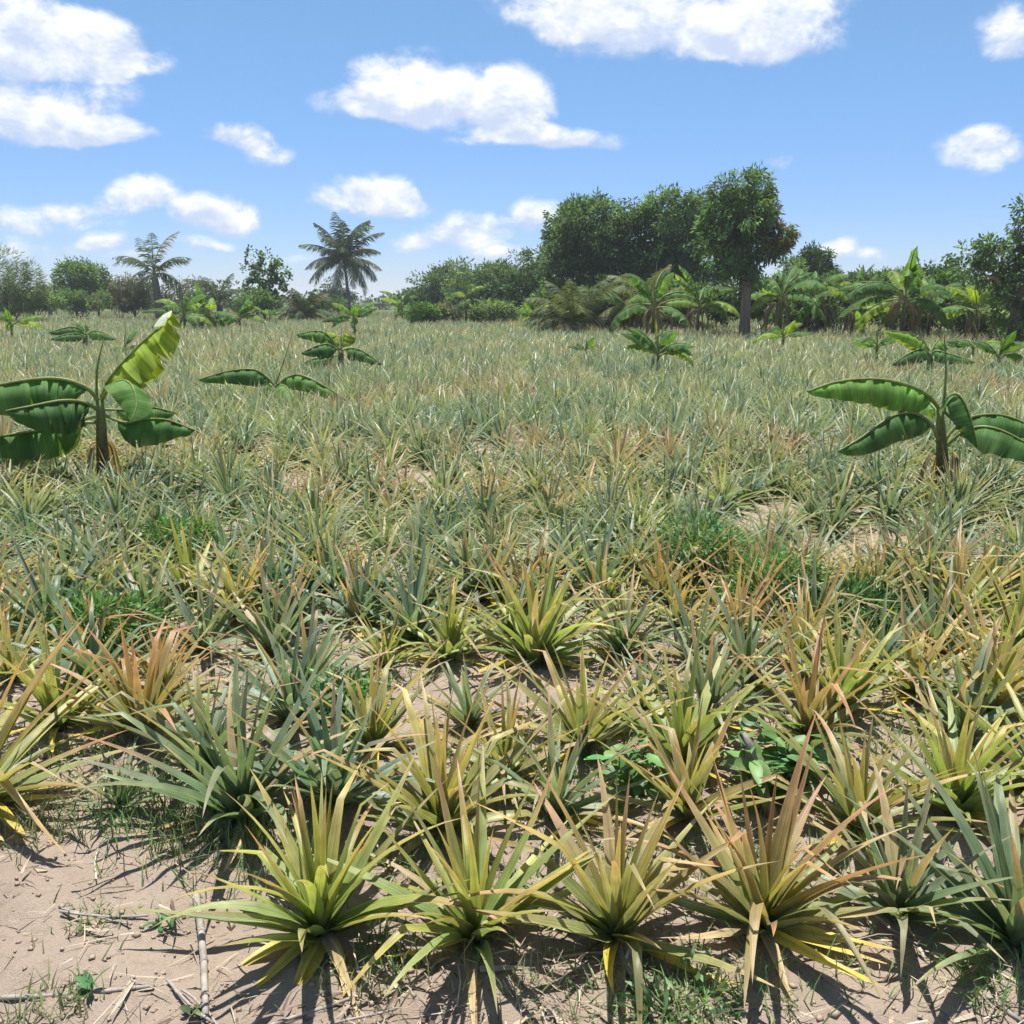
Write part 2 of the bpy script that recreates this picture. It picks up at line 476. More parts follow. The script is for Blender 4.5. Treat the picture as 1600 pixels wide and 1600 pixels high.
def plant_params(kind, n, size, r, hero=False, dead=()):
    """arrays describing the leaves of one plant"""
    i = np.arange(n); f = (i + .5) / n
    az = i * 2.39996 + r.uniform(0, 6.28) + r.normal(0, .22, n)
    el = np.radians(83 - 70 * f ** .95 + r.normal(0, 7, n))
    if hero:   # leaves that lean out over the path are held higher
        el = el + np.radians(30) * np.clip(np.cos(az + pi / 2), 0, 1) * f
    L = size * (.29 + .21 * np.sin(np.clip(f * 1.35 + .14, 0, 1) * pi * .72)) * r.uniform(.84, 1.14, n)
    W = size * r.uniform(.038, .052, n) * (.70 + .45 * np.minimum(1, f * 2))
    bend = np.radians(r.uniform(0, 22, n) + 18 * f * r.uniform(-.4, 1.5, n))
    bend = bend + np.radians(45) * (r.random(n) < .16) * r.uniform(.4, 1.2, n)
    side = r.normal(0, .19, n)
    fold = np.radians(r.uniform(20, 44, n))
    roll = r.normal(0, .16, n)
    base = np.stack([np.cos(az) * (.006 + .020 * f), np.sin(az) * (.006 + .020 * f), .050 - .046 * f], 1) * size
    kk = np.where(r.random(n) < .22, r.uniform(.4, .85, n), 2.0)
    ka = np.radians(r.uniform(25, 75, n))
    p = [np.array(c) for c in PAL[kind]]; g = [np.array(c) for c in PAL['grey' if kind != 'blue' else 'blue']]
    mixw = np.clip((1.15 if hero else .85) - f * (.95 if hero else .8) + r.normal(0, .24, n), 0.05, 1)
    c = [g[k][None] * (1 - mixw[:, None]) + p[k][None] * mixw[:, None] for k in range(3)]
    c[0] = c[0] * .45 + np.array([.165, .225, .10]) * .55; c[1] = c[1] * .75 + g[1][None] * .25
    jit = r.uniform(.82, 1.18, (n, 1)) * (1 + r.normal(0, .05, (n, 3)))
    c = [x * jit for x in c]
    if hero and kind in ('yellow', 'tan', 'red'):
        c = [x * np.array([1.06, 1.05 if kind == 'yellow' else .98, .72]) for x in c]
    if hero:
        pk = (r.random(n) < (.75 if kind == 'red' else .28)) & (f < .75)
        c[2] = np.where(pk[:, None], np.array([.56, .26, .16]) * r.uniform(.85, 1.1, (n, 1)), c[2])
    dry = (r.random(n) < .07 + .10 * (f > .8))
    c[2] = np.where(dry[:, None], STRAW * r.uniform(.8, 1.1, (n, 1)), c[2])
    c[1] = np.where((dry & (r.random(n) < .5))[:, None], STRAW * .85, c[1])
    # dying leaves lying down round the foot
    m = len(dead)
    if m:
        daz = np.array(dead, float)
        cat = np.concatenate
        az = cat([az, daz]); el = cat([el, np.radians(r.uniform(-6, 16, m))]); L = cat([L, size * r.uniform(.20, .34, m)])
        W = cat([W, size * r.uniform(.030, .046, m)]); bend = cat([bend, np.radians(r.uniform(15, 60, m))]); side = cat([side, r.normal(0, .3, m)])
        fold = cat([fold, np.radians(r.uniform(5, 20, m))]); roll = cat([roll, r.normal(0, .25, m)])
        base = cat([base, np.stack([np.cos(daz) * .03, np.sin(daz) * .03, np.full(m, .026)], 1) * size])
        kk = cat([kk, np.full(m, 2.)]); ka = cat([ka, np.zeros(m)])
        yc = np.where(r.random((m, 1)) < .6, YEL, STRAW) * r.uniform(.85, 1.1, (m, 1))
        c = [cat([c[0], yc * np.array([.6, .7, .8])]), cat([c[1], yc]), cat([c[2], np.where(r.random((m, 1)) < .5, STRAW, yc)])]
    return dict(base=base, az=az, el=el, L=L, W=W, bend=bend, side=side, fold=fold, roll=roll, c0=c[0], c1=c[1], c2=c[2], kink=(kk, ka))

plants = []      # (x, y, kind, object)
HERO_N = 0

def hero_plant(px, py, size, kind, seed, n=34, dead=None, label=None):
    p = on_ground(px, py)
    r = np.random.default_rng(seed)
    z = g1(p[0], p[1])
    root = empty('pineapple_plant', (p[0], p[1], z - .004))
    if dead is None:
        dead = list(r.uniform(-2.9, -.2, r.integers(2, 5))) + list(r.uniform(0, 3.1, 2))
    q = plant_params(kind, n, size, r, True, dead)
    m = len(q['az'])
    V, F1, C, UV = batch_leaves(seg=8, across=3, zmin=.012 + .022 * r.random(m), **q)
    for i in range(m):
        nm = 'leaf' if i < n else 'dry_leaf'
        mesh(nm, V[i], F1, M_PINE, root, C[i], UV[i])
    # short leafy core the leaves grow from
    Vs, Fs = tube([(0, 0, -.02), (0, 0, .02 * size), (0, 0, .06 * size)], np.array([.028, .030, .010]) * size, 8)
    mesh('stem', Vs, Fs, M_WEED, root, np.broadcast_to((.12, .15, .06), (len(Vs), 3)))
    plants.append([p[0], p[1], kind, root, label])
    return root

HEROES = [
    # front row
    (502, 1452, 1.02, 'yellow', 101, 38, [-2.55, -2.1, -1.72, -1.5, -1.05, -.95], 'yellow-green pineapple at the open sandy corner, front row, drooping yellow lower leaves'),
    (742, 1462, .98, 'yellow', 102, 34, [-1.6, -2.7], 'pineapple with slim upright yellow-green leaves, second in the front row'),
    (962, 1458, 1.02, 'tan', 103, 34, [-1.9, -1.6, -1.35, -.7], 'orange-tan tipped pineapple with yellow dying leaves, third in the front row'),
    (1190, 1452, 1.02, 'red', 104, 34, [-2.8, -1.62, -1.1, -.5, -.25, .1], 'salmon-red tipped pineapple with a bent orange leaf, in front of the broadleaf weed'),
    (1402, 1424, .86, 'grey', 105, 26, [-.4], 'small olive-green pineapple between the red-tipped one and the grey-green one at the edge'),
    (1588, 1465, 1.10, 'grey', 106, 36, [-1.5, -2.4], 'large grey-green pineapple cut by the picture edge, last of the front row'),
    # second row
    (-35, 1268, 1.22, 'tan', 107, 34, [-.5, -.9, -1.2, .1, .5], 'long-leaved straw-yellow pineapple leaning in over the sandy corner'),
    (188, 1272, .52, 'grey', 108, 16, [.2], 'tiny green pineapple at the edge of the bare sand'),
    (378, 1272, 1.15, 'grey', 109, 36, [-2.5, -2.9, -1.3, -1.0], 'broad grey-green pineapple with an orange heart, behind the front sandy corner'),
    (522, 1262, 1.02, 'blue', 110, 30, [-1.5], 'blue-green pineapple directly behind the first front-row plant'),
    (692, 1285, 1.12, 'tan', 111, 32, [-1.2, -2.2], 'tall orange-tan pineapple behind the gap of first and second front-row plants'),
    (868, 1268, .84, 'grey', 112, 26, None, 'low dull green pineapple behind the orange-tan front-row plant'),
    (1075, 1275, .92, 'tan', 113, 28, None, 'pale straw pineapple beside the broadleaf weed'),
    (1340, 1290, .90, 'tan', 114, 28, None, 'straw-coloured pineapple behind the small olive one'),
    (1492, 1262, 1.05, 'yellow', 115, 32, None, 'yellow-striped pineapple behind the large grey-green edge plant'),
    (1630, 1230, 1.1, 'yellow', 129, 32, None, 'yellow-green pineapple half out of view past the yellow-striped one'),
    # third row
    (226, 1158, 1.06, 'red', 116, 32, None, 'red-tipped pineapple with three upright crimson-orange leaves, near the sandy corner'),
    (92, 1138, 1.0, 'yellow', 117, 30, None, 'pale yellow-green pineapple beside the crimson-tipped one'),
    (455, 1135, .95, 'blue', 118, 28, None, 'blue-green pineapple standing behind the broad grey-green one'),
    (735, 1135, .72, 'grey', 119, 22, None, 'small grey-green pineapple on the bare patch of soil'),
    (1000, 1118, .72, 'grey', 120, 22, None, 'small upright green pineapple past the bare patch, near the weed'),
    (1102, 1135, .98, 'grey', 121, 30, None, 'pale grey-green pineapple standing just behind the grey wooden stump'),
    (1312, 1112, 1.0, 'yellow', 122, 30, None, 'yellow-green pineapple with wide spread leaves behind the broadleaf weed'),
    (1425, 1090, .88, 'tan', 123, 28, None, 'orange-hearted pineapple behind the yellow-green one past the weed'),
    (1548, 1112, 1.05, 'tan', 124, 30, None, 'dry tan pineapple with a large bent dead leaf near the edge'),
    # fourth row
    (604, 1042, .66, 'yellow', 125, 24, None, 'small bright green pineapple at the back of the bare patch'),
    (704, 1030, .90, 'yellow', 126, 28, None, 'yellow-green pineapple beside the bushy many-leaved one'),
    (836, 1030, 1.18, 'yellow', 127, 44, None, 'bushy fan-shaped yellow-green pineapple at the back of the bare patch'),
    (972, 1020, .95, 'grey', 128, 28, None, 'grey-green pineapple next to the bushy fan-shaped one'),
    (372, 965, 1.05, 'tan', 130, 32, None, 'pink-tan tipped pineapple alone on a small clear patch'),
    (560, 972, 1.0, 'blue', 131, 30, None, 'blue-green pineapple behind the small bright green one'),
    (85, 1002, 1.12, 'blue', 132, 30, None, 'tall blue-green pineapple behind the pale yellow-green one'),
    (235, 985, .95, 'grey', 133, 28, None, 'grey-green pineapple between the tall blue-green and the pink-tan ones'),
    (1150, 1000, .95, 'red', 134, 28, None, 'pink-tipped pineapple behind the pale grey-green one'),
    (1270, 990, 1.0, 'grey', 135, 28, None, 'grey-green pineapple in the green weedy hollow'),
    (1490, 968, 1.15, 'tan', 136, 32, None, 'wide straw-tipped pineapple with a dark base beyond the dry tan one'),
    (-30, 1030, 1.05, 'tan', 137, 28, None, 'straw-tipped pineapple cut by the picture edge beside the tall blue-green one'),
    (1590, 1010, 1.0, 'yellow', 138, 28, None, 'yellow-green pineapple at the picture edge beyond the dry tan one'),
]
for h in HEROES:
    hero_plant(h[0], h[1], h[2], h[3], h[4], h[5], h[6], h[7])

# plants crowding the gaps between the rows described above
_bare = [(620, 1085, .30), (760, 1085, .25), (900, 1090, .34), (1010, 1075, .18), (60, 1420, .75), (260, 1400, .5), (1225, 1225, .26), (985, 1235, .14)]
_bare = [(on_ground(a, b)[:2], c) for a, b, c in _bare]
_r = np.random.default_rng(19)
for _ in range(3000):
    _y = 2.75 + 2.0 * _r.random(); _x = _r.uniform(-1, 1) * (_y * .575 + .15)
    if any(np.hypot(_x - p[0], _y - p[1]) < .30 for p in plants) or any(np.hypot(_x - b[0], _y - b[1]) < c for b, c in _bare): continue
    _d = np.array([_x, _y, 0]); _dep = _y * cos(PITCH) + EYE * sin(PITCH)
    _px = 800 + FPX * _x / _dep; _py = 800 - FPX * (_y * sin(PITCH) - EYE * cos(PITCH)) / _dep
    hero_plant(_px, _py, _r.uniform(.72, 1.05), ['grey', 'tan', 'yellow', 'grey', 'blue', 'grey', 'red', 'tan'][int(_r.integers(0, 8))], int(_r.integers(2000, 9000)), int(_r.integers(22, 30)), list(_r.uniform(-3, 0, 2)))

# procedural rows beyond: jittered rows with gaps
def kind_at(x, y, r):
    a = float(fbm(np.array([x * .35 + 5]), np.array([y * .22 + 9]), 41, 3)[0])
    b = float(vnoise(np.array([x * .9]), np.array([y * .7]), 77)[0])
    u = r.random() * .55 + a * .45 + (b - .5) * .12
    pk = float(vnoise(np.array([x * .55 + 3]), np.array([y * .45]), 123)[0])
    if pk > .74 and r.random() < .55: return 'red'
    u -= .07 * math.exp(-((y - 6.5) / 2.5) ** 2)
    if u < .49: return 'blue' if r.random() < .5 else 'grey'
    if u < .63: return 'grey' if r.random() < .7 else 'yellow'
    if u < .74: return 'yellow' if r.random() < .5 else 'tan'
    return 'tan' if r.random() < .78 else 'red'

bare = [(on_ground(1350, 865)[:2], .38), (on_ground(620, 1075)[:2], .3), (on_ground(880, 1085)[:2], .3)]
spots = []
rr = np.random.default_rng(5)
yy = 4.72
while yy < 68:
    half = yy * .571 + 1.6 + yy * .04
    step = .36 if yy < 25 else .42
    x = -half + rr.uniform(0, step)
    while x < half:
        X, Y = x + rr.normal(0, .07), yy + rr.normal(0, .09)
        ok = rr.random() > .05
        # the field ends where the tree belt starts (nearer on the right)
        edge = 64 - 1.05 * max(0, X + 8) if X < 22 else 32
        if Y > edge: ok = False
        for (b, rad) in bare:
            if np.hypot(X - b[0], Y - b[1]) < rad: ok = False
        if ok: spots.append((X, Y))
        x += step * rr.uniform(.85, 1.2)
    yy += (.45 if yy < 25 else .55) * rr.uniform(.92, 1.1)
for _p in ((1448, 806), (1492, 812), (1470, 838), (140, 800), (195, 806)):
    spots.append(tuple(on_ground(*_p)[:2]))
vis = lambda s: abs(s[0]) < s[1] * .575 + .25
seen = sorted([s for s in spots if vis(s)], key=lambda s: s[1])
NEAR = 300 - len(plants)
near = seen[:NEAR]
nearset = set(near)
rest = [s for s in spots if s not in nearset]

# fourteen plants of each colour serve the middle distance (copies share meshes)
protos = {}
for kind in PAL:
    for v in range(5):
        r = np.random.default_rng(900 + v * 17 + len(kind) * 131)
        n = int(r.integers(32, 44))
        q = plant_params(kind, n, 1.0, r, False, list(r.uniform(-3.1, 3.1, 3)))
        m = len(q['az']); q['W'] = q['W'] * .84; q['el'] = q['el'] - np.radians(6) * (q['el'] < 1.2)
        V, F1, C, UV = batch_leaves(seg=6, across=3, zmin=np.full(m, .005), **q)
        k = V.shape[1] * V.shape[2]
        F = (F1[None] + (np.arange(m) * k)[:, None, None]).reshape(-1, 4)
        protos[(kind, v)] = (V.reshape(-1, 3), F, C.reshape(-1, 3), UV.reshape(-1, 2))
proto_mesh = {}
for (X, Y) in near:
    kind = kind_at(X, Y, rr); key = (kind, int(rr.integers(0, 5)))
    if key not in proto_mesh:
        o = mesh('pineapple_plant', protos[key][0], protos[key][1], M_PINE, None, protos[key][2], protos[key][3])
        proto_mesh[key] = o
    else:
        o = proto_mesh[key].copy(); COL.objects.link(o)
    o.location = (X, Y, g1(X, Y))
    s = float(rr.uniform(.78, 1.10))
    o.scale = (s, s, s * float(rr.uniform(.92, 1.1)))
    o.rotation_euler = (rr.normal(0, .05), rr.normal(0, .05), rr.uniform(0, 6.28))
    plants.append([X, Y, kind, o, None])

LAND = [(20, 'the feathery pale tree'), (135, 'the round twin-crowned tree'), (248, 'the ragged coconut palm'), (345, 'the low palm behind bananas'), (412, 'the sparse thin-leaved tree'),
        (475, 'the bushy stemless palm'), (545, 'the tall coconut palm'), (700, 'the low dark tree row'), (820, 'the dark tree beside the mangoes'), (925, 'the big round mango'), (1045, 'the middle mango'),
        (1165, 'the bare-trunked mango'), (1265, 'the bananas past the mango trunk'), (1345, 'the small far palm'), (1430, 'the torn tall bananas'), (1550, 'the dark tree at the field edge')]
ORD = 'first second third fourth fifth sixth seventh eighth ninth tenth eleventh twelfth thirteenth fourteenth fifteenth sixteenth seventeenth eighteenth nineteenth twentieth twenty-first twenty-second twenty-third twenty-fourth twenty-fifth twenty-sixth twenty-seventh twenty-eighth twenty-ninth thirtieth'.split()
bins = {}
for P_ in plants:
    o = P_[3]
    tag(o, P_[4], 'pineapple plant', 'pineapple plants growing in the field')
    if P_[4]: continue
    px_ = 800 + FPX * P_[0] / (P_[1] * cos(PITCH) + EYE * sin(PITCH))
    nm = min(LAND, key=lambda l: abs(l[0] - px_))[1]
    bins.setdefault(nm, []).append(P_)
for nm, lst in bins.items():
    lst.sort(key=lambda p: p[1])
    for i, P_ in enumerate(lst):
        P_[3]['label'] = '%s pineapple, %s plant back in line with %s' % (DESC[P_[2]], ORD[min(i, len(ORD) - 1)], nm)

# everything farther is one sea of leaves
def field_mass(pts, nleaf, seg, across, wmul, lmul, seed):
    r = np.random.default_rng(seed)
    A = []
    pts = np.array(pts)
    kinds = [kind_at(x, y, r) for x, y in pts]
    m = len(pts)
    f = np.tile((np.arange(nleaf) + .5) / nleaf, m)
    n = m * nleaf
    pi_ = np.repeat(np.arange(m), nleaf)
    size = r.uniform(.80, 1.15, m)[pi_]
    az = np.tile(np.arange(nleaf) * 2.39996, m) + r.uniform(0, 6.28, m)[pi_] + r.normal(0, .2, n)
    el = np.radians(84 - 66 * f + r.normal(0, 8, n))
    L = size * lmul * (.32 + .20 * np.sin(np.clip(f * 1.25 + .12, 0, 1) * pi * .62)) * r.uniform(.85, 1.15, n)
    W = size * wmul * r.uniform(.036, .047, n)
    bend = np.radians(r.uniform(4, 26, n) + 24 * f * r.uniform(.2, 1.3, n))
    base = np.stack([pts[pi_, 0] + np.cos(az) * .02, pts[pi_, 1] + np.sin(az) * .02, gh(pts[pi_, 0], pts[pi_, 1]) + .05 - .03 * f], 1)
    c = []
    mixw = np.clip(.95 - f * .75 + r.normal(0, .25, n), .03, 1)[:, None]
    jit = r.uniform(.8, 1.2, (n, 1))
    for k in range(3):
        p = np.array([PAL[q][k] for q in kinds])[pi_] * np.array([.84, .98, 1.02]) * .95 + .01
        g = np.array(PAL['grey'][k])
        c.append((g * (1 - mixw) + p * mixw) * jit)
    dry = r.random(n) < .12
    c[2] = np.where(dry[:, None], STRAW, c[2])
    V, F1, C, UV = batch_leaves(base, az, el, L, W, bend, r.normal(0, .13, n), np.radians(r.uniform(10, 30, n)), r.normal(0, .2, n), seg, across, *c)
    k = V.shape[1] * V.shape[2]
    F = (F1[None] + (np.arange(n) * k)[:, None, None]).reshape(-1, 4)
    return V.reshape(-1, 3), [F], C.reshape(-1, 3)

b1 = [s for s in rest if s[1] < 18]; b2 = [s for s in rest if 18 <= s[1] < 34]; b3 = [s for s in rest if s[1] >= 34]
V, F, C = join([field_mass(b1, 32, 4, 3, .88, 1.0, 1), field_mass(b2, 20, 3, 2, 1.15, 1.05, 2), field_mass(b3, 14, 2, 2, 1.5, 1.1, 3)])
fm = mesh('pineapple_field_foliage', V, F, M_FIELD, None, C)
tag(fm, 'grey-green and straw mass of pineapple leaves filling the far field', 'pineapple field', kind='stuff')

# ------------------------------------------------------------------ banana plants
def spline(ctrl, n):
    c = np.asarray(ctrl, float)
    c = np.concatenate([[2 * c[0] - c[1]], c, [2 * c[-1] - c[-2]]])
    k = len(c) - 3
    t = np.linspace(0, k - 1e-6, n); i = t.astype(int); f = (t - i)[:, None]
    p0, p1, p2, p3 = c[i], c[i + 1], c[i + 2], c[i + 3]
    return .5 * (2 * p1 + (p2 - p0) * f + (2 * p0 - 5 * p1 + 4 * p2 - p3) * f ** 2 + (3 * p1 - p0 - 3 * p2 + p3) * f ** 3)

GREEN_B = [(.075, .165, .045), (.095, .205, .055), (.125, .25, .06), (.22, .33, .065)]

def banana_leaf(ctrl, parent, r, width=.30, t0=.18, aL=60, aR=60, tears=.12, col=None, rib=.010, n=20, dead=False):
    """a blade whose two halves hang from the midrib; ctrl: midrib curve incl. the stalk"""
    S = spline(ctrl, n)
    T = np.gradient(S, axis=0); T /= np.linalg.norm(T, axis=1)[:, None]
    up = np.array([0, 0, 1.])
    sd = np.cross(T, up); ln = np.linalg.norm(sd, axis=1)[:, None]
    m_ = sd.mean(0); m_ /= np.linalg.norm(m_) + 1e-9
    sd = np.where(ln > .25, sd / (ln + 1e-9), m_)
    nu = np.cross(sd, T)
    t = np.linspace(0, 1, n)
    u = np.clip((t - t0) / (1 - t0), 0, 1)
    prof = np.sin(pi * np.clip(u, 0, 1) ** .72) ** .62
    w = width * .5 * np.where(t < t0, 0, prof)
    c = np.array(col if col is not None else GREEN_B[int(r.integers(0, 3))])
    rows, cols, links = [], [], []
    wave = r.uniform(0, 6.28)
    def row(i, shift):
        a = [radians(aL) + .16 * sin(i * 1.9 + wave) + r.normal(0, .07), radians(aR) + .16 * sin(i * 2.3 + wave + 2) + r.normal(0, .07)]
        pts = []
        for s_, al in ((1, a[0]), (-1, a[1])):
            d1 = s_ * sd[i] * cos(al * .8) - nu[i] * sin(al * .8)
            d2 = s_ * sd[i] * cos(al * 1.15) - nu[i] * sin(al * 1.15)
            m1 = S[i] + d1 * w[i] * .5
            e1 = m1 + d2 * w[i] * .5 + T[i] * shift * r.uniform(.6, 1.3) - up * abs(shift) * .5
            pts.append((m1, e1))
        br = r.uniform(.84, 1.16)
        ed = [c * br * .9 + np.array([.16, .115, .05]) * (r.random() ** 3) for _ in range(2)]
        return [pts[0][1], pts[0][0], S[i], pts[1][0], pts[1][1]], [ed[0], c * br, c * br * 1.15, c * br * .94, ed[1]]
    i0 = int(np.ceil(t0 * (n - 1))) - 1
    for i in range(max(i0, 0), n):
        if i > i0 + 1 and i < n - 1 and r.random() < tears:
            g = .35 * width * r.uniform(.05, .22)
            a, b = row(i, -g); rows.append(a); cols.append(b); links.append(True)
            a, b = row(i, g); rows.append(a); cols.append(b); links.append(False)
            # the rib itself stays whole
        else:
            a, b = row(i, 0); rows.append(a); cols.append(b); links.append(True)
    V = np.array(rows).reshape(-1, 3); C = np.array(cols).reshape(-1, 3)
    F = []
    for q in range(1, len(rows)):
        if not links[q]: continue
        for k in range(4):
            F.append((5 * (q - 1) + k, 5 * (q - 1) + k + 1, 5 * q + k + 1, 5 * q + k))
    uv = np.stack(np.broadcast_arrays(np.linspace(0, 1, 5)[None], np.linspace(0, 1, len(rows))[:, None]), -1)
    lf = mesh('leaf' if not dead else 'dry_leaf', V, np.array(F), M_BANANA, parent, C, uv)
    Vr, Fr = tube(S, np.linspace(rib * 1.25, rib * .35, n), 5)
    rc = (.30, .34, .12) if not dead else (.30, .22, .12)
    mesh('midrib', Vr, Fr, M_WEED, lf, np.broadcast_to(rc, (len(Vr), 3)))
    return lf

def stem_mesh(V, F, parent, h):
    t = np.clip(V[:, 2] / max(h, .1), 0, 1)[:, None]
    c = np.where(t < .5, np.array([.085, .052, .045]) + (np.array([.15, .12, .06]) - np.array([.085, .052, .045])) * t * 2, np.array([.15, .12, .06]) + (np.array([.26, .31, .12]) - np.array([.15, .12, .06])) * (t * 2 - 1))
    c = c * np.random.default_rng(3).uniform(.75, 1.25, (len(V), 1))
    return mesh('stem', V, F, M_WEED, parent, c)

def banana_stem(parent, h, r0, r1, lean=(0, 0)):
    k = 6
    pts = [(lean[0] * (i / k) ** 1.5, lean[1] * (i / k) ** 1.5, h * i / k - .03) for i in range(k + 1)]
    V, F = tube(pts, np.linspace(r0, r1, k + 1), 9)
    stem_mesh(V, F, parent, h)

def generic_banana(name_label, loc, h, leaf_len, width, n, seed, tears=.15, spike=True, dry=0, bright=.15, group='young banana plants among the pineapples', seg=14, el=(25, 75)):
    r = np.random.default_rng(seed)
    root = empty('banana_plant', (loc[0], loc[1], g1(loc[0], loc[1])))
    tag(root, name_label, 'banana plant', group)
    banana_stem(root, h, .035 + h * .035, .02 + h * .018)
    for i in range(n):
        a = i * 2.4 + r.uniform(0, 1.6)
        e = radians(r.uniform(*el) if group.startswith('young') else (r.uniform(52, 88) if r.random() < .5 else r.uniform(-5, 45))); LL = leaf_len * r.uniform(.8, 1.12)
        dx, dy = cos(a), sin(a)
        z0 = h * r.uniform(.88, 1.0)
        pts = []
        x = 0.; z = z0; ang = e
        drop = radians(r.uniform(55, 135))
        for k in range(6):
            pts.append((dx * x, dy * x, z)); x += LL / 5 * cos(ang); z += LL / 5 * sin(ang); ang = e - drop * ((k + 1) / 5.) ** 1.1
        c = GREEN_B[3] if r.random() < bright else None
        banana_leaf(pts, root, r, width * r.uniform(.85, 1.1), .2, r.uniform(35, 70), r.uniform(35, 70), tears, c, .006 + .010 * leaf_len, seg)
    for i in range(dry):
        a = r.uniform(0, 6.28); dx, dy = cos(a), sin(a); LL = h * .8
        k_ = r.uniform(.6, 2.0); pts = [(0, 0, h * .85), (dx * .15 * h * k_, dy * .15 * h * k_, h * r.uniform(.8, .95)), (dx * .26 * h * k_, dy * .26 * h * k_, h * r.uniform(.5, .7)), (dx * .24 * h * k_, dy * .24 * h * k_, h * r.uniform(.08, .4))]
        banana_leaf(pts, root, r, width * r.uniform(.25, .5), .15, 75, 75, .2, np.array((.24, .20, .14)) * r.uniform(.6, 1.4), .007, 8, dead=True)
    if spike:
        V, F = tube([(0, 0, h), (r.normal(0, .03), r.normal(0, .03), h + leaf_len * .35), (r.normal(0, .07), r.normal(0, .07), h + leaf_len * .72)], [.014, .016, .003], 6)
        mesh('rolled_leaf', V, F, M_WEED, root, np.broadcast_to((.22, .30, .08), (len(V), 3)))
    return root

def posed_banana(label, base_px, base_py, fork, leaves, seed, stem_r=(.055, .03), spike=None):
    """leaves: list of (photo points of the midrib as it is seen, depth sweep, kwargs) at the plant's own distance"""
    r = np.random.default_rng(seed)
    b = on_ground(base_px, base_py); Y = b[1]
    b[2] = g1(b[0], b[1])
    root = empty('banana_plant', b)
    tag(root, label, 'banana plant', 'young banana plants among the pineapples')
    fk = at_depth(fork[0], fork[1], Y) - b
    k = 6
    V, F = tube([(fk[0] * (i / k) ** 1.4, 0, -.03 + (fk[2] + .03) * i / k) for i in range(k + 1)], np.linspace(stem_r[0], stem_r[1], k + 1), 10)
    stem_mesh(V, F, root, fk[2])
    for j in range(4):   # loose dry sheaths round the foot
        a_ = r.uniform(0, 6.28); q = stem_r[0] * 1.25
        banana_leaf([(cos(a_) * q * .8, sin(a_) * q * .8, fk[2] * .55), (cos(a_) * q * 2.0, sin(a_) * q * 2.0, fk[2] * .5), (cos(a_) * q * 2.6, sin(a_) * q * 2.6, fk[2] * .25), (cos(a_) * q * 2.4, sin(a_) * q * 2.4, .03)], root, r, width=.07, t0=.1, aL=40, aR=40, tears=.1, col=(.24, .18, .11), rib=.005, n=8, dead=True)
    for pts, dy, kw in leaves:
        m = len(pts)
        ctrl = [at_depth(p[0], p[1], Y + dy * (i / (m - 1))) - b for i, p in enumerate(pts)]
        banana_leaf(ctrl, root, r, **kw)
    if spike:
        pp = [at_depth(p[0], p[1], Y) - b for p in spike]
        V, F = tube(spline(pp, 8), np.linspace(.012, .003, 8), 6)
        mesh('rolled_leaf', V, F, M_WEED, root, np.broadcast_to((.20, .28, .08), (len(V), 3)))
    return root

posed_banana('big banana plant with a torn yellow-green leaf and white leaf tip, nearest of all', 165, 772, (156, 625), [
    ([(156, 628), (135, 606), (95, 592), (40, 594), (-40, 612), (-120, 650)], -.35, dict(width=.62, aL=72, aR=76, t0=.2, tears=.14, rib=.016, n=30)),
    ([(154, 640), (128, 628), (95, 626), (50, 634), (8, 642)], -.55, dict(width=.55, aL=66, aR=80, t0=.16, tears=.14, rib=.014, n=24, col=GREEN_B[0])),
    ([(152, 660), (110, 662), (60, 672), (0, 682), (-60, 700)], -.3, dict(width=.5, aL=70, aR=70, t0=.15, tears=.08, rib=.012, col=GREEN_B[0])),
    ([(150, 650), (90, 668), (40, 690), (-10, 718)], .35, dict(width=.5, aL=70, aR=70, t0=.15, tears=.08, rib=.012, col=GREEN_B[0])),
    ([(158, 622), (168, 596), (190, 568), (222, 535), (252, 508), (268, 486)], .15, dict(width=.56, aL=66, aR=80, t0=.16, tears=.22, rib=.013, n=24, col=(.25, .35, .045))),
    ([(238, 512), (246, 500), (256, 491), (269, 485)], .12, dict(width=.17, aL=15, aR=70, t0=.02, tears=.0, rib=.006, n=8, col=(.62, .70, .60))),
    ([(158, 628), (172, 604), (192, 594), (207, 604), (213, 632), (205, 660)], -.5, dict(width=.36, aL=20, aR=40, t0=.22, tears=.03, rib=.012, n=18, col=GREEN_B[2])),
    ([(162, 648), (195, 660), (226, 655), (262, 656), (305, 672)], -.45, dict(width=.46, aL=76, aR=70, t0=.2, tears=.12, rib=.012, n=20, col=GREEN_B[0])),
    ([(162, 640), (200, 640), (235, 636), (275, 645)], .35, dict(width=.34, aL=70, aR=70, t0=.2, tears=.15, rib=.010)),
], 301, (.065, .032), [(151, 622), (152, 575), (164, 522)])

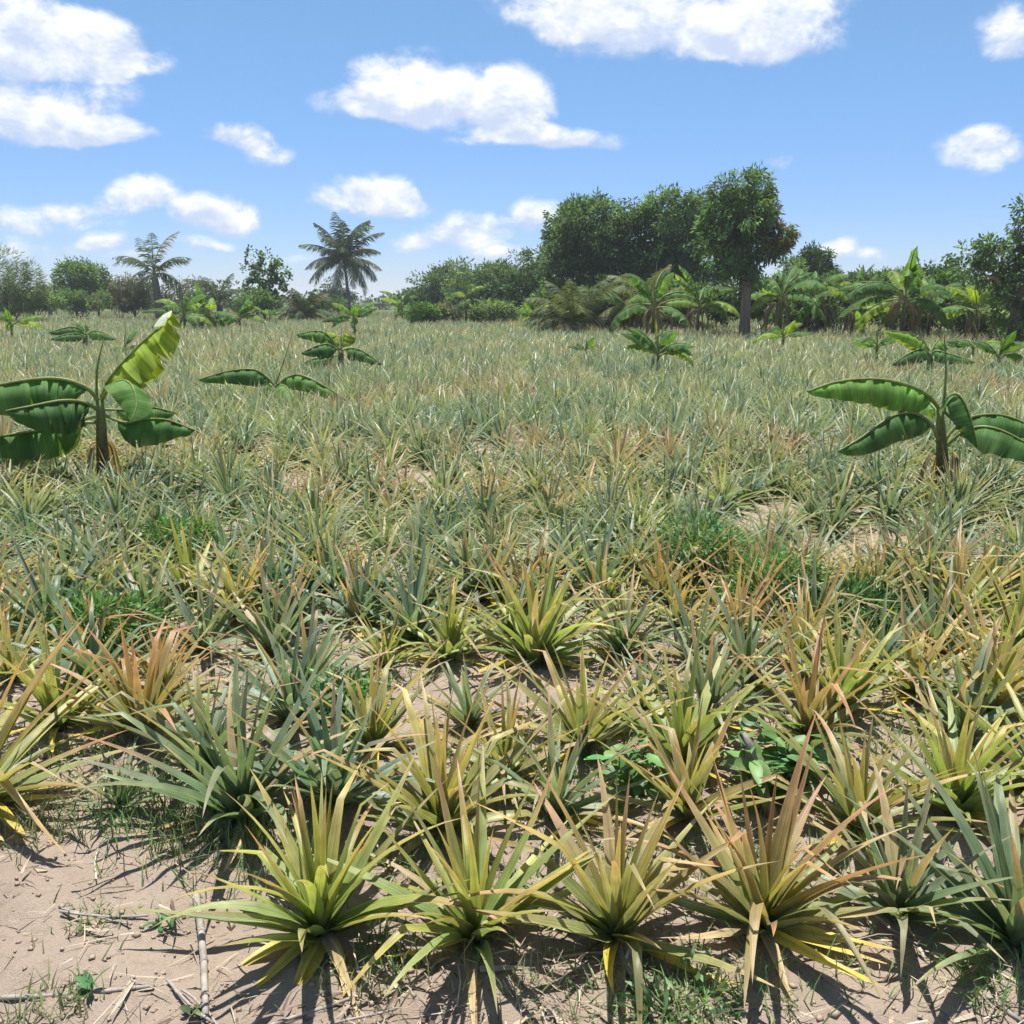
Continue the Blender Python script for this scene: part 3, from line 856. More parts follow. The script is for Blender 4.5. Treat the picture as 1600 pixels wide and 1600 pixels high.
posed_banana('banana plant with a long flat bright green leaf, beside a dark drooping one', 1472, 790, (1468, 640), [
    ([(1468, 640), (1450, 618), (1420, 602), (1370, 592), (1310, 596), (1260, 612)], -.2, dict(width=.46, aL=78, aR=72, t0=.14, tears=.08, rib=.013, n=30, col=(.15, .29, .06))),
    ([(1468, 690), (1452, 660), (1425, 645), (1390, 652), (1345, 684), (1308, 706)], -.35, dict(width=.42, aL=60, aR=72, t0=.18, tears=.06, rib=.013, n=20, col=GREEN_B[0])),
    ([(1472, 640), (1484, 620), (1499, 617), (1514, 645), (1528, 698)], -.3, dict(width=.38, aL=50, aR=66, t0=.12, tears=.05, rib=.013, n=20, col=GREEN_B[0])),
    ([(1474, 690), (1500, 660), (1535, 648), (1580, 652), (1640, 680)], .1, dict(width=.48, aL=66, aR=70, t0=.2, tears=.05, rib=.013, n=20)),
    ([(1474, 700), (1510, 672), (1550, 668), (1600, 690), (1660, 730)], -.4, dict(width=.44, aL=60, aR=70, t0=.2, tears=.05, rib=.013, n=20)),
    ([(1470, 650), (1455, 632), (1440, 628), (1425, 636)], .4, dict(width=.3, aL=60, aR=60, t0=.2, tears=.05, rib=.010)),
], 302, (.06, .03), [(1474, 640), (1478, 580), (1475, 512)])

posed_banana('banana plant spreading two drooping dark leaves like wings, thin rolled shoot above', 428, 648, (430, 606), [
    ([(430, 604), (415, 588), (395, 577), (355, 580), (308, 594)], -.3, dict(width=.5, aL=72, aR=72, t0=.12, tears=.1, rib=.014, n=20)),
    ([(432, 604), (448, 590), (470, 586), (505, 602), (545, 628)], -.3, dict(width=.46, aL=72, aR=72, t0=.14, tears=.1, rib=.014, n=20)),
    ([(432, 606), (444, 602), (455, 615), (463, 634)], -.6, dict(width=.4, aL=35, aR=60, t0=.15, tears=.05, rib=.012, col=GREEN_B[2])),
    ([(430, 606), (418, 600), (405, 612), (395, 625)], .5, dict(width=.4, aL=60, aR=60, t0=.15, tears=.05, rib=.012, col=GREEN_B[0])),
], 303, (.07, .05), [(431, 600), (445, 560), (459, 512)])

posed_banana('banana plant with a yellow-green top leaf and several dark side leaves, mid-field', 533, 592, (533, 548), [
    ([(532, 548), (510, 522), (490, 517), (463, 523)], -.4, dict(width=.55, aL=62, aR=70, t0=.14, tears=.1, rib=.016)),
    ([(532, 550), (515, 538), (495, 540), (470, 552)], -.7, dict(width=.6, aL=60, aR=74, t0=.12, tears=.06, rib=.016, col=GREEN_B[0])),
    ([(534, 548), (548, 544), (566, 548), (598, 570)], -.3, dict(width=.55, aL=66, aR=70, t0=.16, tears=.1, rib=.016, col=GREEN_B[0])),
    ([(533, 546), (528, 530), (524, 520), (508, 518)], .4, dict(width=.5, aL=50, aR=60, t0=.15, tears=.1, rib=.014, col=(.22, .31, .04))),
    ([(533, 546), (536, 530), (540, 520), (544, 524)], .3, dict(width=.5, aL=40, aR=50, t0=.1, tears=.1, rib=.014, col=(.24, .33, .04))),
    ([(532, 555), (505, 558), (485, 562), (470, 570)], -.2, dict(width=.5, aL=60, aR=70, t0=.15, tears=.1, rib=.014, col=GREEN_B[0])),
], 304, (.08, .05), [(534, 548), (533, 528), (534, 512)])

posed_banana('banana plant with a bright arched leaf, behind the long flat-leaved one', 1455, 596, (1452, 550), [
    ([(1452, 548), (1440, 532), (1418, 520), (1378, 516)], -.3, dict(width=.55, aL=62, aR=72, t0=.1, tears=.05, rib=.016, col=(.20, .35, .055))),
    ([(1452, 552), (1440, 545), (1420, 552), (1393, 570)], -.6, dict(width=.55, aL=60, aR=70, t0=.1, tears=.06, rib=.016)),
    ([(1454, 552), (1465, 548), (1485, 553), (1524, 566)], -.4, dict(width=.5, aL=66, aR=70, t0=.15, tears=.1, rib=.016, col=GREEN_B[0])),
    ([(1454, 550), (1462, 536), (1470, 532), (1480, 545)], .4, dict(width=.5, aL=50, aR=60, t0=.15, tears=.1, rib=.014)),
], 305, (.08, .05), [(1452, 548), (1443, 530), (1438, 512)])

posed_banana('small banana plant with flat dark leaves, alone beyond the big torn-leaved one', 132, 556, (134, 524), [
    ([(133, 524), (122, 512), (102, 512), (75, 520)], -.3, dict(width=.6, aL=60, aR=72, t0=.1, tears=.05, rib=.018, col=GREEN_B[0])),
    ([(133, 526), (120, 521), (100, 523), (78, 530)], -.8, dict(width=.5, aL=60, aR=72, t0=.1, tears=.05, rib=.018, col=GREEN_B[0])),
    ([(134, 524), (146, 517), (160, 519), (182, 530)], -.3, dict(width=.6, aL=60, aR=72, t0=.12, tears=.1, rib=.018)),
    ([(134, 522), (130, 510), (126, 504), (118, 506)], .4, dict(width=.5, aL=40, aR=50, t0=.12, tears=.1, rib=.016)),
], 306, (.09, .06), [(134, 522), (134, 510), (133, 500)])

def gpos(px, Y):
    d = ray(px, HOR); return np.array([d[0] * Y / d[1], Y, 0])

mid = [  # label, photo x, distance, stem height, leaf length, width, leaves, seed
    ('leafy young banana plant straight in front of the middle mango tree', 1032, 17.5, .55, .85, .36, 12, 1, .2),
    ('very small banana shoot low among the pineapples before the big mango', 916, 22, .35, .55, .24, 4, 2, .3),
    ('banana sapling with a pale upright leaf just past the mango trunk', 1228, 25, .55, .9, .34, 6, 3, .4),
    ('banana sapling just behind the bright-arched one', 1378, 20, .55, .8, .3, 6, 4, .2),
    ('banana sapling at the foot of the dark edge tree', 1530, 21, .5, .8, .3, 6, 5, .1),
    ('dark low banana sapling at the edge tree, partly hidden in its skirt', 1572, 18, .45, .8, .32, 6, 6, .0),
    ('pale banana sapling at the far end of the field near the feathery tree', 12, 32, .7, 1.1, .4, 7, 7, .4),
    ('faint banana leaves just past the flat dark-leaved plant', 188, 23, .35, .7, .28, 4, 8, .0),
    ('tiny banana sapling before the low palm with bare soil', 420, 52, .6, 1.1, .42, 5, 9, .2),
    ('bushy banana plant in front of the tall coconut palm', 552, 34, .8, 1.2, .46, 12, 10, .35),
    ('banana sapling near the dark tree beside the mangoes', 830, 40, .8, 1.2, .42, 8, 11, .3),
]
for (lb, px_, Y, h, LL, wd, n, sd_, br) in mid:
    generic_banana(lb, gpos(px_, Y), h, LL, wd, n, 400 + sd_, bright=br)

far = [  # label, x, distance, stem, leaf length, width, leaves, dry, tears, bright
    ('banana clump plant with pale shoots below the low palm', 285, 40, 1.0, 1.5, .50, 10, 1, .2, .35),
    ('dense banana plant in the clump below the low palm', 325, 42, 1.1, 1.5, .50, 12, 1, .2, .3),
    ('banana plant at the outer end of the clump below the low palm', 372, 43, .8, 1.4, .45, 9, 0, .2, .2),
    ('banana plant beside the low dark tree row, seen against the sky', 628, 58, 1.3, 1.6, .5, 8, 0, .2, .4),
    ('slim banana plant with a bare pale stem before the low dark trees', 728, 50, 1.9, 1.3, .45, 6, 0, .2, .5),
    ('banana plant with drooping torn leaves under the middle mango', 1022, 33, 1.7, 1.9, .55, 9, 3, .4, .15),
    ('banana plant crowding the mango trunk, tattered skirt of dry leaves', 1092, 36, 1.6, 1.7, .5, 9, 4, .4, .2),
    ('banana plant close behind the mango trunk with arching leaves', 1222, 35, 1.9, 1.9, .55, 9, 3, .4, .15),
    ('tall banana plant with one upright spear leaf past the mango trunk', 1275, 36, 1.9, 2.0, .55, 10, 5, .45, .15),
    ('banana plant with a rust-brown dry skirt between the two tall clumps', 1335, 34, 1.5, 1.6, .5, 8, 6, .3, .25),
    ('tallest torn-leaved banana plant with an upright dark leaf', 1415, 32, 2.0, 2.1, .60, 11, 6, .5, .1),
    ('torn-leaved banana plant beside the tallest one, skirt of grey dry leaves', 1455, 33, 1.8, 1.9, .55, 9, 6, .5, .1),
    ('bright green banana plant between the tall clump and the edge tree', 1528, 30, 1.5, 1.5, .45, 8, 2, .2, .5),
    ('banana plant half hidden under the young palm by the mangoes', 985, 38, 1.3, 1.5, .45, 8, 2, .3, .2),
]
for i, (lb, px_, Y, h, LL, wd, n, dr, te, br) in enumerate(far):
    generic_banana(lb, gpos(px_, Y), h * .82, LL * 1.08, wd * 1.25, n + 2, 500 + i, tears=te + .15, dry=dr + 3, bright=br, group='banana plants along the field edge', el=(-5, 84), seg=18)

# ------------------------------------------------------------------ palms
def palm(label, loc, trunk_h, frond_len, n, seed, lean=0.0, trunk_r=.13, col=(.075, .115, .045), ragged=.0, el=(-25, 80), leaflet=.5, dry=.12):
    r = np.random.default_rng(seed)
    root = empty('coconut_palm', (loc[0], loc[1], 0))
    tag(root, label, 'palm tree', 'palms along the skyline')
    k = 8
    top = np.array([lean, 0, trunk_h])
    pts = [(lean * (i / k) ** 1.6, 0, trunk_h * i / k - .05) for i in range(k + 1)]
    V, F = tube(pts, np.linspace(trunk_r * 1.35, trunk_r * .85, k + 1), 9)
    mesh('trunk', V, F, M_PBARK, root)
    for i in range(n):
        f = (i + .5) / n
        a = i * 2.4 + r.normal(0, .25)
        e = radians(el[1] - (el[1] - el[0]) * f ** .9 + r.normal(0, 6)); LL = frond_len * r.uniform(.82, 1.1)
        drop = radians(r.uniform(45, 85) + 15 * f)
        x, z, ang, sp_ = 0., 0., e, []
        for q in range(7):
            sp_.append((cos(a) * x, sin(a) * x, z)); x += LL / 6 * cos(ang); z += LL / 6 * sin(ang); ang = e - drop * ((q + 1) / 6) ** 1.2
        m = 46
        S = spline(sp_, m) + top
        T = np.gradient(S, axis=0); T /= np.linalg.norm(T, axis=1)[:, None]
        sd = np.array([-sin(a), cos(a), 0.]) ; nu = np.cross(T, sd)
        isdry = r.random() < dry
        c = np.array((.26, .20, .11) if isdry else col) * r.uniform(.75, 1.3)
        t = np.linspace(0, 1, m)
        ll = leaflet * frond_len * .5 * np.sin(pi * np.clip(t * .86 + .12, 0, 1)) ** .6
        parts_V, parts_F, cc = [], [], []
        q0 = 4
        for s_ in (1, -1):
            keep = r.random(m) > ragged
            for j in range(q0, m):
                if not keep[j]: continue
                d = T[j] * .75 + s_ * sd * .75 - nu[j] * r.uniform(-.15, .25) + np.array([0, 0, -1]) * r.uniform(.15, .75)
                d /= np.linalg.norm(d)
                wv = T[j] * .030 * frond_len / 2.6
                p0 = S[j]; p1 = p0 + d * ll[j] * .5; p2 = p0 + d * ll[j] + np.array([0, 0, -.18 * ll[j]])
                b_ = len(parts_V)
                parts_V += [p0 - wv * .6, p0 + wv * .6, p1 - wv, p1 + wv, p2]
                parts_F += [(b_, b_ + 1, b_ + 3, b_ + 2), (b_ + 2, b_ + 3, b_ + 4, b_ + 4)]
                v = r.uniform(.8, 1.2); cc += [c * v] * 5
        quads = np.array([f_ for f_ in parts_F if len(set(f_)) == 4]); tris = np.array([f_[:3] for f_ in parts_F if len(set(f_)) == 3])
        fr = mesh('frond', np.array(parts_V), [quads, tris], M_PALM, root, np.array(cc))
        Vr, Fr = tube(S, np.linspace(.022, .006, m) * frond_len / 2.6 * 1.3, 4)
        mesh('midrib', Vr, Fr, M_PALM, fr, np.broadcast_to((.22, .21, .09), (len(Vr), 3)))
    return root

palm('tall lone coconut palm with full feathery crown against the sky', gpos(545, 78), 4.7, 4.1, 30, 601, lean=-.25, trunk_r=.125, el=(-22, 88), col=(.065, .095, .042), dry=.06)
palm('ragged coconut palm with thick dark trunk and thin drooping fronds', gpos(248, 55), 3.0, 2.9, 15, 602, lean=-.15, trunk_r=.22, ragged=.35, el=(-30, 88), dry=.2, col=(.07, .10, .045))
palm('low green palm rising behind the banana clump', gpos(342, 60), 1.3, 2.6, 13, 603, trunk_r=.2, el=(0, 86), dry=.0)
palm('bushy stemless palm with dull fronds down to the ground', gpos(475, 56), .6, 2.2, 22, 604, trunk_r=.25, el=(-10, 86), dry=.25)
palm('young coconut palm with upright pale fronds before the big round mango', gpos(898, 38), .5, 2.6, 18, 605, trunk_r=.22, el=(5, 88), dry=.25, col=(.10, .13, .05))
palm('young coconut palm with arching yellowish fronds before the middle mango', gpos(1012, 40), .9, 2.9, 16, 606, trunk_r=.22, el=(5, 84), dry=.1, col=(.15, .18, .06))
palm('small far palm between the two tall banana clumps', gpos(1340, 62), 2.2, 1.7, 12, 607, trunk_r=.15, el=(-10, 86))
palm('tiny far palm between the feathery tree and the twin-crowned tree', gpos(76, 75), 1.6, 1.6, 10, 608, trunk_r=.14, el=(-5, 86))

# ------------------------------------------------------------------ broadleaf trees
def kites(cen, d, L, W, r):
    n = len(cen)
    d = d / (np.linalg.norm(d, axis=1)[:, None] + 1e-9)
    rv = r.normal(0, 1, (n, 3)); s = np.cross(d, rv); s /= np.linalg.norm(s, axis=1)[:, None] + 1e-9
    L = L[:, None]; W = W[:, None]
    V = np.stack([cen, cen + d * L * .45 + s * W * .5, cen + d * L, cen + d * L * .45 - s * W * .5], 1)
    F = np.arange(n * 4).reshape(-1, 4)
    return V.reshape(-1, 3), F

def crown_mesh(ells, n_cl, per, leafL, leafW, col, r, droop=.5, spread=.28, shell=(.62, 1.04), alt=None, alt_where=None, jitter=.28, out=.8, zlow=.15, bough=0.0):
    ells = np.array(ells, float)
    area = (ells[:, 3] * ells[:, 4] + ells[:, 3] * ells[:, 5] + ells[:, 4] * ells[:, 5])
    pick = r.choice(len(ells), n_cl, p=area / area.sum())
    u = r.normal(0, 1, (n_cl, 3)); u /= np.linalg.norm(u, axis=1)[:, None]
    E = ells[pick]
    rad = shell[0] + (shell[1] - shell[0]) * r.random(n_cl) ** .5
    lump = .86 + .26 * vnoise(u[:, 0] * 2.6 + pick * 7.1 + 40, u[:, 2] * 2.6 + u[:, 1] * 1.7 + 40, 17)
    rad = rad * lump * (1 + (r.random(n_cl) < .08) * r.uniform(0, .14, n_cl))
    cen = E[:, :3] + u * E[:, 3:] * rad[:, None]
    if bough:   # leaf clusters gather into rounded boughs with gaps between
        nb = max(10, int(n_cl / 15))
        bp = r.choice(len(ells), nb, p=area / area.sum())
        bu = r.normal(0, 1, (nb, 3)); bu[:, 2] = bu[:, 2] * .9 + .15; bu /= np.linalg.norm(bu, axis=1)[:, None]
        bc = ells[bp][:, :3] + bu * ells[bp][:, 3:] * r.uniform(.62, .98, (nb, 1))
        br_ = bough * r.uniform(.55, 1.4, nb)
        j = r.integers(0, nb, n_cl)
        u = r.normal(0, 1, (n_cl, 3)) + bu[j] * .7 + np.array([0, 0, .35]); u /= np.linalg.norm(u, axis=1)[:, None]
        cen = bc[j] + u * np.array([1, 1, .8]) * (br_[j] * r.uniform(.55, 1.05, n_cl))[:, None]
        fill = r.random(n_cl) < .16
        cen = np.where(fill[:, None], E[:, :3] + r.normal(0, .38, (n_cl, 3)) * E[:, 3:], cen)
    keep = cen[:, 2] > zlow
    cen, u = cen[keep], u[keep]
    m = len(cen)
    cl = np.repeat(np.arange(m), per)
    n = len(cl)
    off = r.normal(0, 1, (n, 3)); off /= np.linalg.norm(off, axis=1)[:, None]
    off *= (r.random(n) ** .5)[:, None]
    cs = spread * r.uniform(.6, 1.35, m)
    pos = cen[cl] + off * cs[cl][:, None]
    d = off * .8 + u[cl] * out + np.array([0, 0, -droop]) * r.uniform(.3, 1.5, (n, 1)) + r.normal(0, .35, (n, 3))
    V, F = kites(pos, d, leafL * r.uniform(.7, 1.25, n), leafW * r.uniform(.75, 1.25, n), r)
    base = np.array(col)[None] * np.exp(r.normal(0, jitter, m))[:, None] * (1 + r.normal(0, .06, (m, 3)))
    if alt is not None:
        mask = r.random(m) < (alt_where(cen) if alt_where else .12)
        base = np.where(mask[:, None], np.array(alt) * r.uniform(.8, 1.2, (m, 1)), base)
    C = base[cl] * r.uniform(.78, 1.22, (n, 1))
    return V, F, np.repeat(C, 4, 0)

def limb_pts(a, b, r, k=6, wob=.06):
    a, b = np.array(a, float), np.array(b, float)
    t = np.linspace(0, 1, k + 1)[:, None]
    p = a + (b - a) * t
    p[:, 2] += np.sin(t[:, 0] * pi) * np.linalg.norm(b - a) * .08
    p[1:-1] += r.normal(0, wob * np.linalg.norm(b - a), (k - 1, 3))
    return p

def tree(name, label, cat, loc, trunk_h, trunk_r, ells, n_cl, per, leafL, leafW, col, seed, group='trees along the skyline', n_limb=6, bark=None, lean=(0, 0), **kw):
    r = np.random.default_rng(seed)
    root = empty(name, (loc[0], loc[1], 0))
    tag(root, label, cat, group)
    if trunk_h > 0:
        k = 8
        pts = [(lean[0] * (i / k), lean[1] * (i / k), trunk_h * i / k - .05) for i in range(k + 1)]
        rad = np.linspace(trunk_r * 1.12, trunk_r * .8, k + 1); rad[0] *= 1.25
        V, F = tube(pts, rad * (1 + r.normal(0, .03, k + 1)), 10)
        mesh('trunk', V, F, bark or M_BARK, root)
    tips = [ells[i % len(ells)] for i in range(n_limb)]
    for e in tips:
        b_ = np.array(e[:3]) + r.normal(0, .45, 3) * np.array(e[3:])
        b_[2] = max(b_[2], trunk_h * .9 + .1)
        p = limb_pts((lean[0], lean[1], max(trunk_h - .2, .0)), b_, r)
        V, F = tube(p, np.linspace(max(trunk_r * .5, .02), .012, len(p)), 6)
        mesh('limb', V, F, bark or M_BARK, root)
    V, F, C = crown_mesh(ells, n_cl, per, leafL, leafW, col, r, **kw)
    mesh('crown', V, F, M_TREE, root, C, smooth=False)
    return root

def px_ells(loc, Y, lst, depth=.8):
    """lst: photo-space ellipses (x, y, half-width, half-height) at distance Y -> local ellipsoids"""
    out = []
    for i, (x, y, hw, hh) in enumerate(lst):
        c = at_depth(x, y, Y) - np.array([loc[0], loc[1], 0])
        s = Y / FPX * 1.03
        out.append((c[0], (0.25 if i % 2 else -.25) * hw * s, c[2], hw * s, hw * s * depth, hh * s))
    return out

DARK = (.112, .170, .080); MANGO = (.125, .200, .080); MIDG = (.135, .205, .082); LIGHT = (.180, .245, .105); GREY = (.155, .165, .11)

def T(label, x, Y, ells, n_cl, per, lL, lW, col, seed, trunk=(0.9, .1), name='broadleaf_tree', cat='tree', **kw):
    loc = gpos(x, Y)
    return tree(name, label, cat, loc, trunk[0], trunk[1], px_ells(loc, Y, ells), n_cl, per, lL, lW, col, seed, **kw)

# the mango group
red_side = lambda c: np.where((c[:, 0] > .55) & (c[:, 2] > 3.0), .45, .05)
T('mango tree with bare straight trunk and reddish leaf flush, standing alone in front', 1166, 34,
  [(1158, 310, 34, 30), (1150, 348, 42, 42), (1188, 350, 32, 42), (1166, 392, 46, 36), (1124, 385, 20, 18), (1200, 390, 20, 26), (1160, 330, 48, 36), (1168, 425, 32, 20), (1120, 350, 16, 15)],
  1050, 22, .20, .062, MANGO, 701, (2.1, .20), name='mango_tree', cat='mango tree', droop=.9, spread=.22, bough=.46, alt=(.15, .085, .05), alt_where=red_side, n_limb=8)
T('big round dark mango tree, first and widest of the mango group', 928, 46,
  [(930, 375, 68, 56), (890, 400, 36, 48), (965, 395, 50, 58), (925, 350, 45, 34), (905, 430, 46, 40), (960, 440, 48, 42)],
  1500, 20, .24, .085, DARK, 702, (1.6, .26), name='mango_tree', cat='mango tree', droop=.6, spread=.30, bough=.62, n_limb=9)
T('dark mango tree between the round one and the bare-trunked one', 1052, 45,
  [(1050, 365, 52, 50), (1090, 360, 44, 52), (1020, 390, 40, 52), (1062, 342, 36, 30), (1075, 415, 56, 44), (1030, 430, 40, 40)],
  1350, 20, .24, .085, MANGO, 703, (1.6, .24), name='mango_tree', cat='mango tree', droop=.6, spread=.30, bough=.62, n_limb=9)
T('dark spreading tree against the big round mango, airy top', 822, 55,
  [(815, 430, 38, 28), (845, 422, 28, 24), (800, 448, 36, 26), (850, 450, 34, 28), (828, 465, 50, 22)], 800, 18, .22, .085, DARK, 704, (1.6, .2), spread=.34, bough=.6, n_limb=7)
T('low rounded dark tree at the end of the low tree row', 680, 68,
  [(672, 455, 34, 24), (700, 450, 30, 26), (660, 466, 24, 18), (690, 470, 46, 16)], 620, 18, .26, .10, (.105, .158, .078), 705, (1.0, .2), spread=.40, bough=.7, n_limb=5)
T('dark tree in the middle of the low tree row', 750, 66,
  [(745, 445, 34, 28), (775, 455, 26, 26), (725, 450, 26, 28), (755, 468, 48, 18)], 680, 18, .26, .10, DARK, 706, (1.0, .2), spread=.40, bough=.7, n_limb=5)
T('thin pale-leaved tree poking above the low tree row', 716, 62,
  [(714, 425, 14, 18), (722, 440, 16, 20), (708, 450, 14, 16)], 90, 10, .2, .09, LIGHT, 707, (2.0, .07), spread=.22, n_limb=7)
# far left
T('feathery pale green tree at the far end of the field', 14, 52,
  [(10, 430, 34, 38), (38, 445, 24, 32), (-15, 440, 30, 40), (15, 462, 44, 22)], 620, 14, .30, .035, (.150, .190, .095), 708, (.8, .1), droop=.3, spread=.34, n_limb=8, out=1.4)
T('light green half of the twin-crowned rounded tree', 118, 66,
  [(118, 440, 24, 28), (128, 432, 18, 20), (112, 455, 20, 18)], 380, 16, .22, .09, MIDG, 709, (.8, .1), spread=.4, n_limb=4)
T('dark half of the twin-crowned rounded tree', 152, 68,
  [(152, 445, 22, 27), (160, 455, 16, 18), (146, 458, 24, 18)], 380, 16, .22, .09, DARK, 710, (.8, .1), spread=.4, n_limb=4)
T('dull brownish drooping shrub beside the ragged coconut palm', 208, 60,
  [(206, 447, 26, 14), (195, 455, 20, 14), (222, 456, 18, 16), (208, 466, 32, 10)], 360, 14, .26, .06, (.13, .13, .075), 711, (.6, .07), name='shrub', cat='shrub', spread=.36, droop=1.2)
T('grey leafless-looking thicket just past the ragged palm trunk', 288, 58,
  [(285, 458, 30, 16), (305, 452, 18, 12), (275, 470, 36, 10)], 240, 12, .22, .05, (.11, .105, .075), 712, (.4, .05), name='shrub', cat='shrub', spread=.34)
T('sparse slender tree with scattered round leaves, sky showing through', 412, 55,
  [(398, 402, 12, 14), (420, 408, 14, 14), (438, 425, 12, 14), (388, 425, 12, 14), (410, 430, 20, 16), (428, 445, 16, 10), (400, 452, 18, 12), (413, 465, 22, 12)],
  215, 9, .19, .13, (.085, .145, .045), 713, (1.5, .075), spread=.19, n_limb=14, bark=M_PBARK)
T('small flat-topped dark tree below the tall coconut palm', 528, 95,
  [(528, 460, 20, 7), (520, 464, 14, 6), (540, 464, 12, 6)], 200, 14, .25, .1, (.045, .065, .035), 714, (1.3, .08), spread=.4, n_limb=4)
T('bright green bush standing in front of the low tree row', 662, 48,
  [(660, 488, 18, 12), (672, 490, 14, 10), (652, 494, 14, 8)], 210, 16, .14, .07, (.11, .20, .045), 715, (.3, .05), name='shrub', cat='shrub', spread=.22, n_limb=4, group='bushes along the field edge')
# right
T('dark-leaved tree at the field edge, open top branches against the sky', 1590, 27,
  [(1596, 330, 12, 16), (1612, 350, 26, 30), (1598, 385, 16, 22), (1518, 396, 28, 14), (1552, 400, 30, 18), (1585, 410, 34, 26), (1510, 420, 20, 10), (1560, 432, 30, 14), (1590, 470, 40, 50), (1578, 520, 26, 24), (1620, 440, 50, 60), (1640, 520, 50, 40), (1545, 386, 22, 12)],
  720, 14, .13, .062, (.105, .16, .072), 716, (1.8, .16), spread=.2, n_limb=13, jitter=.35)
T('mid-green rounded tree behind the bananas past the mango trunk', 1262, 52,
  [(1262, 420, 30, 26), (1240, 440, 30, 24), (1290, 445, 28, 24), (1265, 455, 50, 24)], 620, 16, .2, .085, (.06, .105, .035), 717, (1.2, .12), spread=.3, bough=.5, n_limb=6)
# bushes filling the belt
bush = [
    ('pale scrubby bush under the feathery tree', 48, 54, [(45, 468, 34, 12), (70, 465, 20, 10)], LIGHT),
    ('scrubby bush before the twin-crowned tree', 120, 58, [(115, 470, 34, 12), (140, 468, 26, 10)], MIDG),
    ('grey-green scrub between the ragged palm and the twin-crowned tree', 180, 60, [(180, 472, 30, 9)], GREY),
    ('dark bush at the foot of the sparse slender tree', 412, 54, [(405, 470, 26, 11), (430, 474, 22, 8)], MIDG),
    ('low dark bush just past the bushy stemless palm', 512, 62, [(510, 474, 24, 8)], DARK),
    ('low dull bush beside the slim bare-stemmed banana', 705, 52, [(700, 492, 26, 7)], GREY),
    ('low yellowish bush under the dark spreading tree', 770, 50, [(768, 488, 30, 8)], LIGHT),
    ('bush between the dark spreading tree and the young upright palm', 855, 44, [(850, 480, 26, 14)], MIDG),
    ('leafy bush between the two young coconut palms', 955, 41, [(955, 470, 34, 26), (945, 485, 30, 14)], (.07, .12, .04)),
    ('leafy bush behind the trunk of the bare-trunked mango', 1140, 40, [(1135, 465, 36, 28), (1115, 480, 30, 18)], (.065, .11, .04)),
    ('dark shaded bush under the middle mango', 1065, 42, [(1065, 465, 40, 26)], MIDG),
    ('leafy bush between the mango trunk and the next bananas', 1195, 39, [(1195, 468, 24, 26), (1205, 480, 26, 16)], (.07, .12, .04)),
    ('bush filling the gap below the small far palm', 1320, 40, [(1318, 465, 36, 24)], (.075, .125, .045)),
    ('leafy thicket behind the tallest banana', 1400, 40, [(1400, 455, 40, 26), (1375, 470, 30, 20)], MIDG),
    ('leafy thicket between the torn bananas and the edge tree', 1500, 36, [(1500, 455, 40, 30), (1480, 470, 30, 22)], (.07, .12, .04)),
    ('light green thicket below the edge tree', 1555, 32, [(1550, 475, 40, 34), (1530, 490, 30, 20)], (.075, .12, .04)),
    ('tall leafy thicket rising behind the bananas past the mango trunk', 1245, 44, [(1240, 450, 40, 34), (1280, 455, 40, 30)], MIDG),
    ('thicket behind the rust-skirted banana', 1345, 43, [(1345, 462, 40, 30)], (.08, .13, .05)),
    ('thicket behind the torn-leaved bananas', 1450, 42, [(1445, 455, 45, 34)], (.075, .125, .05)),
    ('low bramble along the foot of the mango group', 1000, 43, [(1000, 478, 40, 18), (1040, 480, 40, 16)], (.075, .12, .045)),
    ('low bramble at the foot of the tall torn bananas', 1420, 35, [(1410, 490, 50, 12), (1460, 490, 45, 12)], (.09, .13, .055)),
    ('low bramble at the foot of the bananas past the trunk', 1265, 37, [(1250, 490, 45, 12), (1300, 490, 40, 12)], (.09, .13, .055)),
]
for i, (lb, x, Y, el_, c) in enumerate(bush):
    T(lb, x, Y, el_, int((90 if x < 620 else 170) + 60 * len(el_)), 16, .2, .075, c, 750 + i, (.35, .05), name='shrub', cat='shrub', group='bushes along the field edge', spread=.28, bough=.34, n_limb=5)

# distant wood that reads as one mass
def treeline():
    r = np.random.default_rng(88)
    E = []
    for a in np.arange(-.95, .95, .018):
        Y = r.uniform(105, 150); h = r.uniform(.9, 2.4) * (1 + .45 * float(vnoise(np.array([a * 9]), np.array([3.]), 5)[0]))
        E.append((math.tan(a) * Y, Y, h * .45, r.uniform(2, 3.6), 2.5, h * .62))
    return crown_mesh(E, 3600, 10, .5, .28, (.085, .115, .07), r, spread=.7, shell=(.5, 1.05))
V, F, C = treeline()
tag(mesh('distant_treeline', V, F, M_TREE, None, C, smooth=False), 'far dark line of low trees on the horizon', 'treeline', kind='stuff')

# scrub and rough grass along the far margin of the field
def blades(pts, h, w, cols, r, lean=.5, seg=2):
    n = len(pts)
    az_ = r.uniform(0, 6.28, n)
    L = h * r.uniform(.55, 1.25, n)
    return batch_leaves(pts, az_, np.radians(r.uniform(45, 88, n)), L, np.full(n, w) * r.uniform(.7, 1.3, n), np.radians(r.uniform(10, 75, n)) * lean * 2, r.normal(0, .3, n), np.full(n, .2), r.normal(0, .3, n), seg, 2, cols * .9, cols, cols * 1.15)

def blade_mesh(name, pts, h, w, cols, r, label, cat, mat=M_GRASS, **kw):
    V, F1, C, UV = blades(pts, h, w, cols, r, **kw)
    n = len(pts); k = V.shape[1] * V.shape[2]
    F = (F1[None] + (np.arange(n) * k)[:, None, None]).reshape(-1, 4)
    o = mesh(name, V.reshape(-1, 3), F, mat, None, C.reshape(-1, 3))
    return tag(o, label, cat, kind='stuff')

